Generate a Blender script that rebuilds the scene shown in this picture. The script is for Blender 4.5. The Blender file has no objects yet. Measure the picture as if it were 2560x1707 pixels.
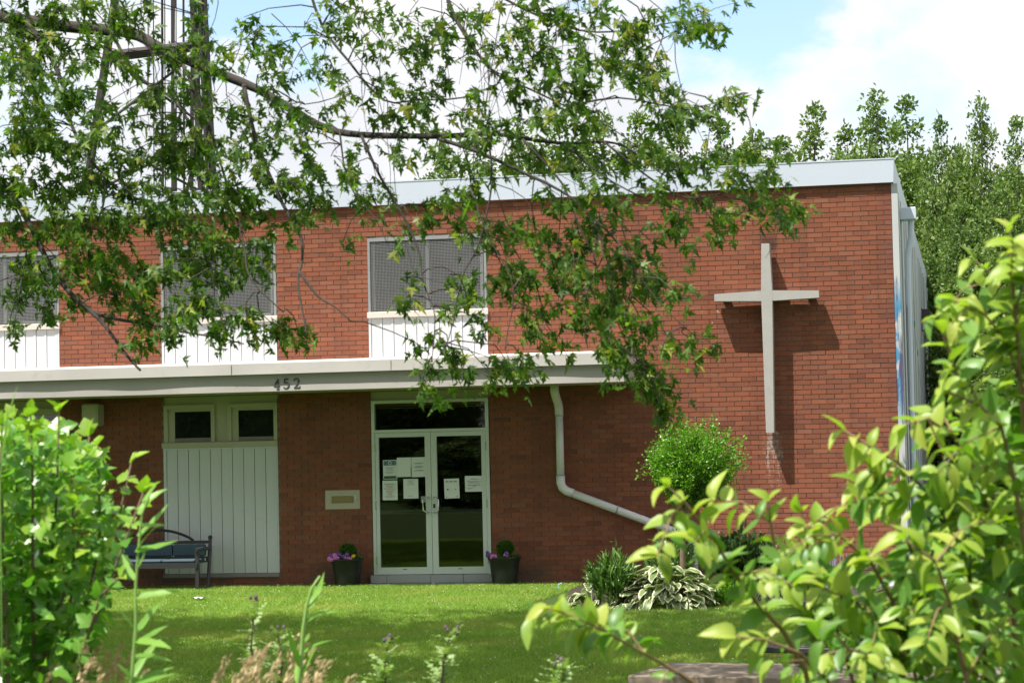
import bpy, math, random
import numpy as np
from mathutils import Matrix, Vector
random.seed(7); RNG = np.random.default_rng(11)
sc = bpy.context.scene
col = sc.collection
# ------------------------------------------------------------------ camera
F_PX = 5600.0                                   # focal length in pixels of a 2560 px wide picture
YAW, PITCH, ROLL = math.radians(11.6), math.radians(2.8), math.radians(-1.24)
CAM = Vector((1.0202, -31.1, 1.883))
RM = Matrix.Rotation(YAW, 3, 'Z') @ Matrix.Rotation(math.pi/2 + PITCH, 3, 'X') @ Matrix.Rotation(ROLL, 3, 'Z')
cd = bpy.data.cameras.new('camera'); cam = bpy.data.objects.new('camera', cd); col.objects.link(cam)
cam.matrix_world = Matrix.Translation(CAM) @ RM.to_4x4()
cd.sensor_width = 36.0; cd.lens = 36.0*F_PX/2560.0; cd.clip_start = 0.1; cd.clip_end = 3000
cd.dof.use_dof = True; cd.dof.focus_distance = 30.5; cd.dof.aperture_fstop = 8.4
sc.camera = cam
def at(dx, dy, depth):
    """point seen at (dx, dy) of the 2352 px wide picture, that many metres along the lens axis"""
    k = 2560.0/2352.0
    return CAM + RM @ Vector(((dx*k-1280.0)/F_PX*depth, -(dy*k-853.5)/F_PX*depth, -depth))
# ------------------------------------------------------------------ world, sun, exposure
SUN_DIR = Vector((0.889, 1.0, -2.6)).normalized()           # direction the light travels
SUN_EL = math.asin(-SUN_DIR.z); SUN_ROT = math.atan2(-SUN_DIR.x, -SUN_DIR.y)
w = bpy.data.worlds.new('World'); sc.world = w; w.use_nodes = True
wt = w.node_tree; wt.nodes.clear()
def WN(t): return wt.nodes.new(t)
sky = WN('ShaderNodeTexSky'); sky.sky_type = 'NISHITA'; sky.sun_disc = False
sky.sun_elevation = SUN_EL; sky.sun_rotation = SUN_ROT; sky.air_density = 1.0; sky.dust_density = 1.2; sky.ozone_density = 1.5
tc = WN('ShaderNodeTexCoord')
mp = WN('ShaderNodeMapping'); mp.inputs['Scale'].default_value = (1, 1, 1.7); mp.inputs['Location'].default_value = (0.31, 0.12, 0.0)
wt.links.new(tc.outputs['Generated'], mp.inputs['Vector'])
n1 = WN('ShaderNodeTexNoise'); n1.inputs['Scale'].default_value = 3.2; n1.inputs['Detail'].default_value = 9; n1.inputs['Roughness'].default_value = 0.56
wt.links.new(mp.outputs['Vector'], n1.inputs['Vector'])
cov = WN('ShaderNodeMapRange'); cov.interpolation_type = 'SMOOTHSTEP'
cov.inputs['From Min'].default_value = 0.36; cov.inputs['From Max'].default_value = 0.47
wt.links.new(n1.outputs['Fac'], cov.inputs['Value'])
n3 = WN('ShaderNodeTexNoise'); n3.inputs['Scale'].default_value = 14; n3.inputs['Detail'].default_value = 8; n3.inputs['Roughness'].default_value = .55
wt.links.new(mp.outputs['Vector'], n3.inputs['Vector'])
# billowing shade inside the clouds
n2 = WN('ShaderNodeTexNoise'); n2.inputs['Scale'].default_value = 4.0; n2.inputs['Detail'].default_value = 6
wt.links.new(mp.outputs['Vector'], n2.inputs['Vector'])
cr = WN('ShaderNodeValToRGB')
cr.color_ramp.elements[0].position = 0.34; cr.color_ramp.elements[0].color = (3.3, 3.42, 3.7, 1)
cr.color_ramp.elements[1].position = 0.6; cr.color_ramp.elements[1].color = (4.4, 4.4, 4.4, 1)
wt.links.new(n2.outputs['Fac'], cr.inputs['Fac'])
mx = WN('ShaderNodeMix'); mx.data_type = 'RGBA'
gap = None
for gx_, gy_, r_in, r_out in ((1700, 40, .020, .056), (520, -30, .014, .045)):     # breaks in the cloud where blue shows
    g_ = (at(gx_, gy_, 10.0)-CAM).normalized()
    vd = WN('ShaderNodeVectorMath'); vd.operation = 'DISTANCE'; vd.inputs[1].default_value = g_; wt.links.new(tc.outputs['Generated'], vd.inputs[0])
    nb = WN('ShaderNodeMath'); nb.operation = 'MULTIPLY_ADD'; nb.inputs[1].default_value = .22; wt.links.new(n3.outputs['Fac'], nb.inputs[0]); wt.links.new(vd.outputs['Value'], nb.inputs[2])
    mr = WN('ShaderNodeMapRange'); mr.interpolation_type = 'SMOOTHSTEP'; mr.inputs['From Min'].default_value = r_in+.11; mr.inputs['From Max'].default_value = r_out+.11; wt.links.new(nb.outputs[0], mr.inputs['Value'])
    if gap is None: gap = mr.outputs['Result']
    else:
        mm = WN('ShaderNodeMath'); mm.operation = 'MULTIPLY'; wt.links.new(gap, mm.inputs[0]); wt.links.new(mr.outputs['Result'], mm.inputs[1]); gap = mm.outputs[0]
mm = WN('ShaderNodeMath'); mm.operation = 'MULTIPLY'; wt.links.new(gap, mm.inputs[0]); wt.links.new(cov.outputs['Result'], mm.inputs[1])
wt.links.new(mm.outputs[0], mx.inputs['Factor'])
skb = WN('ShaderNodeMix'); skb.data_type = 'RGBA'; skb.blend_type = 'MULTIPLY'; skb.inputs['Factor'].default_value = 1.0
skb.inputs['B'].default_value = (1.0, 1.0, 1.0, 1)
wt.links.new(sky.outputs['Color'], skb.inputs['A'])
wt.links.new(skb.outputs['Result'], mx.inputs['A']); wt.links.new(cr.outputs['Color'], mx.inputs['B'])
bg = WN('ShaderNodeBackground'); bg.inputs['Strength'].default_value = 0.14
wo = WN('ShaderNodeOutputWorld')
wt.links.new(mx.outputs['Result'], bg.inputs['Color']); wt.links.new(bg.outputs['Background'], wo.inputs['Surface'])
sl = bpy.data.lights.new('sun', 'SUN'); sl.energy = 4.6; sl.angle = math.radians(0.53); sl.color = (1.0, 0.955, 0.89)
so = bpy.data.objects.new('sun', sl); col.objects.link(so); so.location = (-20, -40, 50)
so.rotation_euler = SUN_DIR.to_track_quat('-Z', 'Y').to_euler()
vs = sc.view_settings; vs.view_transform = 'Standard'; vs.look = 'None'; vs.exposure = 0.85; vs.gamma = 1.0; vs.use_curve_mapping = False
sc.cycles.use_denoising = True
sc.cycles.max_bounces = 8; sc.cycles.diffuse_bounces = 4; sc.cycles.transparent_max_bounces = 12; sc.cycles.transmission_bounces = 4
sc.cycles.caustics_reflective = False; sc.cycles.caustics_refractive = False
sc.cycles.sample_clamp_indirect = 6.0

# ------------------------------------------------------------------ helpers
RMN = np.array(RM); CAMN = np.array(CAM)
def to_px(P):
    """world points (N,3) -> picture coordinates (2352 wide) and depth"""
    q = (np.asarray(P)-CAMN) @ RMN
    z = np.maximum(-q[:, 2], 1e-3); k = 2352.0/2560.0
    return (1280.0+F_PX*q[:, 0]/z)*k, (853.5-F_PX*q[:, 1]/z)*k, -q[:, 2]

def new_mat(name):
    m = bpy.data.materials.new(name); m.use_nodes = True; m.node_tree.nodes.clear(); return m
class NT:
    def __init__(s, m): s.t = m.node_tree
    def n(s, typ, **kw):
        nd = s.t.nodes.new(typ)
        for k, v in kw.items():
            if k.startswith('_'): setattr(nd, k[1:], v)
            else:
                key = k.replace('__', ' ')
                if hasattr(v, 'is_output') or isinstance(v, bpy.types.NodeSocket): s.t.links.new(v, nd.inputs[key])
                else: nd.inputs[key].default_value = v
        return nd
    def out(s, sh): s.t.links.new(sh, s.n('ShaderNodeOutputMaterial').inputs['Surface'])
    def noise(s, scale, detail=4, rough=.55, vec=None, out='Fac'):
        nd = s.n('ShaderNodeTexNoise', Scale=scale, Detail=detail, Roughness=rough)
        if vec is not None: s.t.links.new(vec, nd.inputs['Vector'])
        return nd.outputs[out]
    def math(s, op, a, b=0.0, clamp=False):
        nd = s.n('ShaderNodeMath', _operation=op, _use_clamp=clamp)
        for i, v in enumerate((a, b)):
            if isinstance(v, bpy.types.NodeSocket): s.t.links.new(v, nd.inputs[i])
            else: nd.inputs[i].default_value = v
        return nd.outputs[0]
    def ramp(s, fac, stops, interp='LINEAR'):
        nd = s.n('ShaderNodeValToRGB'); s.t.links.new(fac, nd.inputs['Fac']); r = nd.color_ramp; r.interpolation = interp
        while len(r.elements) < len(stops): r.elements.new(.5)
        for e, (p, c) in zip(r.elements, stops): e.position = p; e.color = (*c, 1) if len(c) == 3 else c
        return nd.outputs['Color']
    def mix(s, f, a, b, blend='MIX'):
        nd = s.n('ShaderNodeMix', _data_type='RGBA', _blend_type=blend)
        for key, v in (('Factor', f), ('A', a), ('B', b)):
            if isinstance(v, bpy.types.NodeSocket): s.t.links.new(v, nd.inputs[key])
            elif key == 'Factor': nd.inputs[key].default_value = v
            else: nd.inputs[key].default_value = (*v, 1)
        return nd.outputs['Result']
    def maprange(s, v, a, b, c=0.0, d=1.0, smooth=True):
        nd = s.n('ShaderNodeMapRange', _interpolation_type='SMOOTHSTEP' if smooth else 'LINEAR')
        s.t.links.new(v, nd.inputs['Value'])
        for k, x in (('From Min', a), ('From Max', b), ('To Min', c), ('To Max', d)): nd.inputs[k].default_value = x
        return nd.outputs['Result']
    def pos(s):
        g = s.n('ShaderNodeNewGeometry'); sp = s.n('ShaderNodeSeparateXYZ', Vector=g.outputs['Position'])
        return g.outputs['Position'], sp.outputs['X'], sp.outputs['Y'], sp.outputs['Z']
    def rnd(s):
        """a random number for each piece, whether it is an object of its own or an island of a joined mesh"""
        g = s.n('ShaderNodeNewGeometry'); o = s.n('ShaderNodeObjectInfo')
        return s.math('FRACT', s.math('ADD', g.outputs['Random Per Island'], o.outputs['Random']))
def bsdf(b, color, rough=.5, metal=0.0, spec=.5, bump=None, bstr=.2, bdist=.01):
    p = b.n('ShaderNodeBsdfPrincipled', Roughness=rough, Metallic=metal)
    p.inputs['Specular IOR Level'].default_value = spec
    if isinstance(color, bpy.types.NodeSocket): b.t.links.new(color, p.inputs['Base Color'])
    else: p.inputs['Base Color'].default_value = (*color, 1)
    if bump is not None:
        bn = b.n('ShaderNodeBump', Strength=bstr, Distance=bdist, Height=bump); b.t.links.new(bn.outputs['Normal'], p.inputs['Normal'])
    return p.outputs['BSDF']
def plain(name, c, rough=.5, metal=0.0, spec=.5, var=.12, scale=3.0, dirt=0.0, bstr=0.0, bscale=40.0):
    """paint, metal, stone ...: a base colour with blotchy wear"""
    m = new_mat(name); b = NT(m); p = b.pos()[0]
    f = b.noise(scale, 6, .6, p)
    cc = b.mix(f, tuple(x*(1-var) for x in c), tuple(min(1, x*(1+var)) for x in c))
    if dirt:
        g = b.maprange(b.noise(scale*2.3, 8, .7, p), .55, .8, 0, dirt); cc = b.mix(g, cc, (0.09, 0.08, 0.06))
    bu = b.noise(bscale, 4, .6, p) if bstr else None
    b.out(bsdf(b, cc, rough, metal, spec, bu, bstr)); return m
def leaf_mat(name, stops, trans=.35, rough=.42, spec=.45, tint=(1.05, 1.3, .42), nscale=14, patch=None):
    m = new_mat(name); b = NT(m)
    c = b.ramp(b.rnd(), stops)
    c = b.mix(b.maprange(b.noise(nscale, 3, .5, b.pos()[0]), .3, .7, 0, .35), c, tuple(x*.62 for x in stops[len(stops)//2][1]))
    if patch: c = b.mix(b.maprange(b.noise(patch[0], 5, .62, b.pos()[0]), .46, .72, 0, .75), c, patch[1])
    p = bsdf(b, c, rough, 0, spec)
    tcol = b.mix(1.0, c, tint, 'MULTIPLY')
    t = b.n('ShaderNodeBsdfTranslucent', Color=tcol)
    mxs = b.n('ShaderNodeMixShader', Fac=trans); b.t.links.new(p, mxs.inputs[1]); b.t.links.new(t.outputs[0], mxs.inputs[2])
    b.out(mxs.outputs[0]); return m

class MB:
    def __init__(s): s.v = []; s.f = []; s.mi = []
    def poly(s, pts, mi=0):
        o = len(s.v); s.v += [tuple(p) for p in pts]; s.f.append(tuple(range(o, o+len(pts)))); s.mi.append(mi)
    def box(s, x0, x1, y0, y1, z0, z1, mi=0):
        o = len(s.v)
        s.v += [(x0,y0,z0),(x1,y0,z0),(x1,y1,z0),(x0,y1,z0),(x0,y0,z1),(x1,y0,z1),(x1,y1,z1),(x0,y1,z1)]
        for q in ((0,3,2,1),(4,5,6,7),(0,1,5,4),(1,2,6,5),(2,3,7,6),(3,0,4,7)): s.f.append(tuple(o+i for i in q)); s.mi.append(mi)
        return s
    def bbox(s, x0, x1, y0, y1, z0, z1, b=.006, mi=0):
        """box with chamfered upright and front edges"""
        o = len(s.v)
        ring = lambda x0,x1,y0,y1,z: [(x0,y0,z),(x1,y0,z),(x1,y1,z),(x0,y1,z)]
        rings = [ring(x0+b,x1-b,y0+b,y1-b,z0), ring(x0,x1,y0,y1,z0+b), ring(x0,x1,y0,y1,z1-b), ring(x0+b,x1-b,y0+b,y1-b,z1)]
        for r in rings: s.v += r
        s.f.append((o+3,o+2,o+1,o)); s.mi.append(mi)
        for k in range(3):
            for i in range(4):
                a=o+k*4+i; c=o+k*4+(i+1)%4; s.f.append((a,c,c+4,a+4)); s.mi.append(mi)
        s.f.append((o+12,o+13,o+14,o+15)); s.mi.append(mi); return s
    def tube(s, pts, rad, n=8, mi=0, caps=True):
        pts = [Vector(p) for p in pts]; rad = rad if isinstance(rad, (list, tuple)) else [rad]*len(pts)
        o = len(s.v); up = Vector((0.13, 0.21, 0.97)); a = None
        for i, p in enumerate(pts):
            d = (pts[min(i+1, len(pts)-1)]-pts[max(i-1, 0)]).normalized()
            if a is None:
                a = d.cross(up)
                if a.length < .1: a = d.cross(Vector((1, 0, 0)))
            a = (a - d*a.dot(d)).normalized(); bb = d.cross(a)
            for k in range(n):
                t = 2*math.pi*k/n; s.v.append(tuple(p + (a*math.cos(t)+bb*math.sin(t))*rad[i]))
        for i in range(len(pts)-1):
            for k in range(n):
                q = o+i*n+k; r = o+i*n+(k+1)%n; s.f.append((q, r, r+n, q+n)); s.mi.append(mi)
        if caps:
            s.f.append(tuple(o+k for k in reversed(range(n)))); s.mi.append(mi)
            e = o+(len(pts)-1)*n; s.f.append(tuple(e+k for k in range(n))); s.mi.append(mi)
        return s
    def lathe(s, prof, c, n=20, mi=0):
        o = len(s.v)
        for r, z in prof:
            for k in range(n): t = 2*math.pi*k/n; s.v.append((c[0]+r*math.cos(t), c[1]+r*math.sin(t), c[2]+z))
        for i in range(len(prof)-1):
            for k in range(n): q=o+i*n+k; r=o+i*n+(k+1)%n; s.f.append((q,r,r+n,q+n)); s.mi.append(mi)
        return s
    def mesh(s, name, mats, smooth=False):
        me = bpy.data.meshes.new(name); me.from_pydata(s.v, [], s.f)
        mats = mats if isinstance(mats, (list, tuple)) else [mats]
        for m in mats: me.materials.append(m)
        if len(mats) > 1: me.polygons.foreach_set('material_index', s.mi)
        if smooth: me.polygons.foreach_set('use_smooth', [True]*len(me.polygons))
        me.update(); return me
    def build(s, name, mats, parent=None, smooth=False, **props):
        return put(name, s.mesh(name, mats, smooth), parent, **props)
def put(name, me, parent=None, loc=None, **props):
    o = bpy.data.objects.new(name, me); col.objects.link(o)
    if parent is not None:
        o.parent = parent
        if loc is None:                       # meshes are made in world coordinates
            o.location = -gloc(parent)
    if loc is not None: o.location = loc
    for k, v in props.items(): o[k] = v
    return o
def gloc(o):
    l = Vector((0, 0, 0))
    while o is not None: l = l + o.location; o = o.parent
    return l
def thing(name, loc, label, category, group=None):
    o = bpy.data.objects.new(name, None); col.objects.link(o); o.location = loc; o.empty_display_size = .2
    o['label'] = label; o['category'] = category
    if group: o['group'] = group
    return o
def fast_mesh(name, V, T, mats, mi=None):
    """V (n,3), T (m,3) triangles"""
    me = bpy.data.meshes.new(name); V = np.ascontiguousarray(V, dtype=np.float32); T = np.ascontiguousarray(T, dtype=np.int32)
    me.vertices.add(len(V)); me.vertices.foreach_set('co', V.ravel())
    me.loops.add(T.size); me.loops.foreach_set('vertex_index', T.ravel())
    me.polygons.add(len(T)); me.polygons.foreach_set('loop_start', np.arange(0, T.size, 3, dtype=np.int32))
    try: me.polygons.foreach_set('loop_total', np.full(len(T), 3, dtype=np.int32))
    except Exception: pass
    for m in (mats if isinstance(mats, (list, tuple)) else [mats]): me.materials.append(m)
    if mi is not None: me.polygons.foreach_set('material_index', np.ascontiguousarray(mi, dtype=np.int32))
    me.update(calc_edges=True); me.validate(); return me

# ------------------------------------------------------------------ materials
def brick_mat():
    m = new_mat('brick'); b = NT(m); P, X, Y, Z = b.pos(); r = b.rnd()
    c = b.ramp(r, [(0, (.165, .060, .036)), (.07, (.215, .076, .043)), (.2, (.222, .087, .050)), (.35, (.250, .084, .045)), (.6, (.262, .090, .048)), (.8, (.290, .102, .054)), (.92, (.262, .106, .066)), (1, (.200, .072, .046))])
    c = b.mix(b.maprange(b.noise(90, 4, .7, P), .35, .75, 0, .40), c, (.18, .062, .044))
    c = b.mix(b.maprange(b.noise(1.1, 5, .6, P), .45, .75, 0, .35), c, (.19, .062, .042))
    ms_ = b.n('ShaderNodeMapping'); b.t.links.new(P, ms_.inputs['Vector']); ms_.inputs['Scale'].default_value = (4.5, 4.5, .32)
    c = b.mix(b.maprange(b.noise(1.0, 6, .65, ms_.outputs['Vector']), .48, .72, 0, .42), c, (.13, .052, .036))      # rain streaks
    # white lime run-off below the cross and a few spatters elsewhere
    mp_ = b.n('ShaderNodeMapping'); b.t.links.new(P, mp_.inputs['Vector']); mp_.inputs['Scale'].default_value = (34, 34, 2.2)
    st = b.noise(1.0, 5, .7, mp_.outputs['Vector'])
    band = b.math('SUBTRACT', 1.0, b.maprange(b.math('ABSOLUTE', b.math('ADD', X, 1.715)), .04, .22))
    band = b.math('MULTIPLY', band, b.math('MULTIPLY', b.maprange(Z, .9, 2.0, .12, 1.0), b.math('SUBTRACT', 1.0, b.maprange(Z, 2.06, 2.1))))
    wf = b.maprange(b.math('ADD', b.math('MULTIPLY', b.math('ADD', st, b.noise(26, 3, .6, P)), .5), b.math('MULTIPLY', band, .22)), .60, .84)
    wf = b.math('MULTIPLY', wf, b.maprange(band, .01, .2))
    c = b.mix(b.math('MULTIPLY', wf, .5, True), c, (.62, .60, .56))
    sp_ = b.math('MULTIPLY', b.maprange(b.noise(11, 2, .5, P), .73, .76), b.maprange(b.noise(2.0, 2, .5, P), .5, .6))
    c = b.mix(b.math('MULTIPLY', sp_, .6), c, (.55, .52, .48))
    # soot around the cross and grey dirt splashed along the foot of the wall
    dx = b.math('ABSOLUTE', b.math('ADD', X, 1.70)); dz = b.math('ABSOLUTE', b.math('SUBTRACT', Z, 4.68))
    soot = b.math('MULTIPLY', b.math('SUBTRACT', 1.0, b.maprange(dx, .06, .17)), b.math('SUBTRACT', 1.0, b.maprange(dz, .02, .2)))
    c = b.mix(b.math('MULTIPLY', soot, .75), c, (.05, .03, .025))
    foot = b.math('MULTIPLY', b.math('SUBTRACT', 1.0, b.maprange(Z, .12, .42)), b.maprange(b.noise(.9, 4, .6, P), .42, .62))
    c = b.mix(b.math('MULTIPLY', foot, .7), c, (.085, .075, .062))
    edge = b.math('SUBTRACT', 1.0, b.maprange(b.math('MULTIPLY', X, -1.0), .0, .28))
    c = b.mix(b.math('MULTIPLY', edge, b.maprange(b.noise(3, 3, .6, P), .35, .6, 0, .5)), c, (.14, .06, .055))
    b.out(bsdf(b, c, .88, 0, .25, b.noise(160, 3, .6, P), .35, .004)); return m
MAT = {}
MAT['brick'] = brick_mat()
MAT['mortar'] = plain('mortar', (.20, .155, .125), .95, var=.3, scale=5, bstr=.3, bscale=120)
MAT['white_metal'] = plain('white_metal', (.57, .62, .72), .42, var=.05, scale=.8, dirt=.05)
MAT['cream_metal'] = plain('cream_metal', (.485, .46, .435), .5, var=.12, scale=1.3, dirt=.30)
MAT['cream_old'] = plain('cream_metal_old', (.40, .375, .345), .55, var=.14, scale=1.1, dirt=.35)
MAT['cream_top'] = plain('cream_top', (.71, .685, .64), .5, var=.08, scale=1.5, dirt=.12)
MAT['soffit'] = plain('soffit', (.44, .42, .33), .7, var=.12, scale=1.2, dirt=.15)
MAT['beige_wood'] = plain('beige_wood', (.44, .43, .31), .55, var=.10, scale=2, dirt=.15)
MAT['white_board'] = plain('white_board', (.60, .61, .635), .45, var=.07, scale=1.5, dirt=.2)
MAT['sill_wood'] = plain('sill_wood', (.60, .55, .49), .6, var=.15, scale=4, dirt=.25)
MAT['grey_frame'] = plain('grey_frame', (.26, .27, .27), .5, var=.15, scale=3, dirt=.2)
MAT['alu'] = plain('alu', (.63, .68, .64), .4, var=.05, scale=2, dirt=.06)
MAT['steel'] = plain('steel', (.62, .62, .60), .25, 1.0, var=.08)
MAT['wire'] = plain('wire', (.27, .27, .275), .5, var=.1)
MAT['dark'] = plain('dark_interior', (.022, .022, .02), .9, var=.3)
MAT['wood_in'] = plain('wood_in', (.55, .24, .06), .6, var=.2, scale=6)
MAT['curtain'] = plain('curtain', (.22, .215, .225), .9, var=.08, scale=6)
MAT['curtain2'] = plain('curtain_dark', (.07, .068, .066), .9, var=.35, scale=1.5)
MAT['stone'] = plain('stone', (.24, .225, .20), .9, var=.2, scale=6, bstr=.3)
MAT['concrete'] = plain('concrete', (.36, .37, .37), .9, var=.14, scale=4, dirt=.3, bstr=.3)
MAT['pvc'] = plain('pvc', (.74, .75, .74), .38, var=.04, scale=2, dirt=.12)
MAT['cross'] = plain('cross_paint', (.385, .37, .35), .8, var=.16, scale=3.5, dirt=.35, bstr=.1)
MAT['rust'] = plain('bracket_metal', (.10, .07, .05), .8, var=.3)
MAT['paper'] = plain('paper', (.74, .78, .77), .7, var=.03)
MAT['ink'] = plain('ink', (.05, .06, .06), .7); MAT['ink_grey'] = plain('ink_grey', (.30, .33, .33), .7); MAT['ink_red'] = plain('ink_red', (.42, .16, .15), .7)
MAT['ink_blue'] = plain('ink_blue', (.10, .19, .24), .6, var=.3, scale=20); MAT['ink_green'] = plain('ink_green', (.03, .12, .06), .6)
MAT['brass'] = plain('brass', (.26, .21, .09), .45, .5, var=.15)
MAT['tan_paint'] = plain('tan_paint', (.46, .42, .33), .6, var=.06, scale=3, dirt=.1)
MAT['black_plastic'] = plain('black_plastic', (.012, .013, .013), .45, var=.2, scale=8)
MAT['black_metal'] = plain('black_metal', (.028, .028, .030), .4, .0, var=.25, scale=6)
MAT['cushion'] = plain('cushion', (.05, .085, .108), .9, var=.12, scale=5)
MAT['soil'] = plain('soil', (.045, .032, .022), .95, var=.4, scale=20, bstr=.8)
MAT['bark'] = plain('bark', (.042, .035, .028), .9, var=.45, scale=9, bstr=.9, bscale=30)
MAT['twig'] = plain('twig', (.055, .042, .034), .85, var=.35, scale=12)
MAT['tower'] = plain('tower_steel', (.040, .032, .033), .7, .2, var=.2, scale=2)
MAT['old_wood'] = plain('old_wood', (.185, .145, .105), .85, var=.3, scale=6, dirt=.3, bstr=.5, bscale=30)
MAT['dark_wood'] = plain('dark_wood', (.085, .045, .038), .8, var=.3, scale=7)
MAT['roof_gravel'] = plain('roof_gravel', (.25, .24, .22), .95, var=.2, scale=30)
def glass_mat():
    m = new_mat('window_glass'); b = NT(m)
    fr = b.n('ShaderNodeFresnel', IOR=1.5)
    t = b.n('ShaderNodeBsdfTransparent', Color=(.52, .55, .52, 1)); g = b.n('ShaderNodeBsdfGlossy', Roughness=.015, Color=(1, 1, 1, 1))
    s = b.n('ShaderNodeMixShader'); b.t.links.new(b.math('MULTIPLY', fr.outputs[0], 1.6, True), s.inputs[0])
    b.t.links.new(t.outputs[0], s.inputs[1]); b.t.links.new(g.outputs[0], s.inputs[2]); b.out(s.outputs[0]); return m
MAT['glass'] = glass_mat()
def siding_mat():
    m = new_mat('painted_siding'); b = NT(m); P, X, Y, Z = b.pos()
    mp_ = b.n('ShaderNodeMapping'); b.t.links.new(P, mp_.inputs['Vector']); mp_.inputs['Scale'].default_value = (3, 1.3, .28)
    f = b.noise(1.0, 6, .65, mp_.outputs['Vector'])
    c = b.mix(b.noise(.8, 4, .5, P), (.42, .43, .43), (.56, .57, .57))
    c = b.mix(b.maprange(f, .54, .66, 0, .55), c, (.33, .40, .50))
    # spray paint: blue and violet near the corner, green scrawl further along, black tag low down
    near = b.math('SUBTRACT', 1.0, b.maprange(Y, .25, .75)); zb = b.math('MULTIPLY', b.maprange(Z, 2.0, 2.6), b.math('SUBTRACT', 1.0, b.maprange(Z, 3.7, 4.2)))
    blue = b.math('MULTIPLY', b.math('MULTIPLY', near, zb), b.maprange(b.noise(2.2, 4, .6, P), .38, .5))
    c = b.mix(b.math('MULTIPLY', blue, .95), c, (.05, .24, .42))
    vio = b.math('MULTIPLY', b.math('MULTIPLY', near, b.math('MULTIPLY', b.maprange(Z, 1.2, 1.8), b.math('SUBTRACT', 1.0, b.maprange(Z, 4.0, 4.7)))), b.maprange(b.noise(3.1, 4, .6, mp_.outputs['Vector']), .52, .6))
    c = b.mix(vio, c, (.09, .08, .17))
    line = b.math('ABSOLUTE', b.math('SUBTRACT', b.math('ADD', Z, b.math('MULTIPLY', Y, .28)), 6.35))
    gl = b.math('MULTIPLY', b.math('SUBTRACT', 1.0, b.maprange(line, .03, .08)), b.math('MULTIPLY', b.maprange(Y, 8.0, 8.4), b.math('SUBTRACT', 1.0, b.maprange(Y, 12, 12.6))))
    c = b.mix(gl, c, (.08, .30, .26))
    w_ = b.n('ShaderNodeTexWave', Scale=1.3, Distortion=9.0, Detail=2); b.t.links.new(P, w_.inputs['Vector'])
    tag = b.math('MULTIPLY', b.maprange(w_.outputs['Fac'], .86, .93), b.math('MULTIPLY', b.maprange(Z, .9, 1.1), b.math('SUBTRACT', 1.0, b.maprange(Z, 1.5, 1.8))))
    c = b.mix(b.math('MULTIPLY', tag, b.math('SUBTRACT', 1.0, b.maprange(Y, 5, 7))), c, (.02, .02, .03))
    b.out(bsdf(b, c, .55, 0, .4)); return m
MAT['siding'] = siding_mat()
def ground_mat():
    m = new_mat('lawn_soil'); b = NT(m); P = b.pos()[0]
    c = b.mix(b.noise(1.3, 6, .6, P), (.045, .085, .018), (.075, .125, .03)); c = b.mix(b.maprange(b.noise(40, 5, .7, P), .5, .75, 0, .5), c, (.07, .06, .035))
    b.out(bsdf(b, c, .95, 0, .1, b.noise(60, 4, .7, P), .8, .03)); return m
MAT['lawn'] = ground_mat()
G3 = lambda a, b_, c: [(0, a), (.5, b_), (1, c)]
MAT['grass'] = leaf_mat('grass_blade', [(0, (.165, .310, .044)), (.5, (.255, .420, .064)), (.88, (.345, .480, .095)), (1, (.56, .52, .24))], .45, .5, .25, nscale=1.2, patch=(.75, (.42, .44, .12)))
MAT['clover'] = plain('clover_white', (.75, .75, .66), .8)
MAT['maple_leaf'] = leaf_mat('maple_leaf', [(0, (.036, .092, .014)), (.4, (.075, .165, .022)), (.8, (.150, .255, .030)), (.93, (.24, .31, .05)), (1, (.42, .42, .07))], .5, .46, .35)
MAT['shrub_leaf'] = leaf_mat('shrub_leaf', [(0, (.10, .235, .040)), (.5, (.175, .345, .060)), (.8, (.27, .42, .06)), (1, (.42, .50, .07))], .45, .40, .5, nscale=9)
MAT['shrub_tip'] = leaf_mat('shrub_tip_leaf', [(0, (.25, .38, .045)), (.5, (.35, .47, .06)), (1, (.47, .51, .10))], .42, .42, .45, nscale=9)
MAT['lobed_leaf'] = leaf_mat('lobed_leaf', [(0, (.10, .26, .036)), (.5, (.16, .36, .048)), (1, (.28, .47, .06))], .40, .30, .6, nscale=9)
MAT['lobed_tip'] = leaf_mat('lobed_tip_leaf', [(0, (.24, .41, .04)), (1, (.36, .51, .06))], .42, .32, .6)
MAT['far_leaf'] = leaf_mat('far_leaf', [(0, (.066, .128, .028)), (.5, (.120, .205, .044)), (1, (.220, .300, .072))], .35, .45, .5, nscale=.9)
MAT['far_leaf2'] = leaf_mat('far_leaf_pale', [(0, (.080, .148, .032)), (.5, (.145, .230, .052)), (1, (.25, .325, .085))], .35, .45, .5, nscale=.9)
MAT['box_leaf'] = leaf_mat('ball_leaf', [(0, (.075, .21, .014)), (.6, (.15, .34, .024)), (1, (.28, .46, .045))], .35, .33, .5)
MAT['conifer'] = leaf_mat('topiary_leaf', [(0, (.035, .11, .010)), (1, (.075, .19, .018))], .25, .5, .3)
MAT['hosta_green'] = leaf_mat('hosta_green', [(0, (.15, .235, .07)), (1, (.24, .32, .11))], .25, .4, .4)
MAT['hosta_white'] = leaf_mat('hosta_margin', [(0, (.60, .61, .40)), (1, (.74, .73, .55))], .25, .45, .4, tint=(1, 1, .8))
MAT['blade_green'] = leaf_mat('strap_leaf', [(0, (.065, .150, .030)), (.6, (.105, .215, .042)), (1, (.19, .30, .07))], .25, .35, .5)
MAT['peony'] = leaf_mat('peony_leaf', [(0, (.025, .062, .018)), (1, (.060, .115, .030))], .2, .35, .5)
MAT['pale_herb'] = leaf_mat('herb_leaf', [(0, (.15, .23, .05)), (1, (.24, .31, .08))], .3, .5, .3)
MAT['reed'] = leaf_mat('reed_leaf', [(0, (.15, .34, .045)), (1, (.25, .45, .07))], .4, .4, .5)
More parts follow.
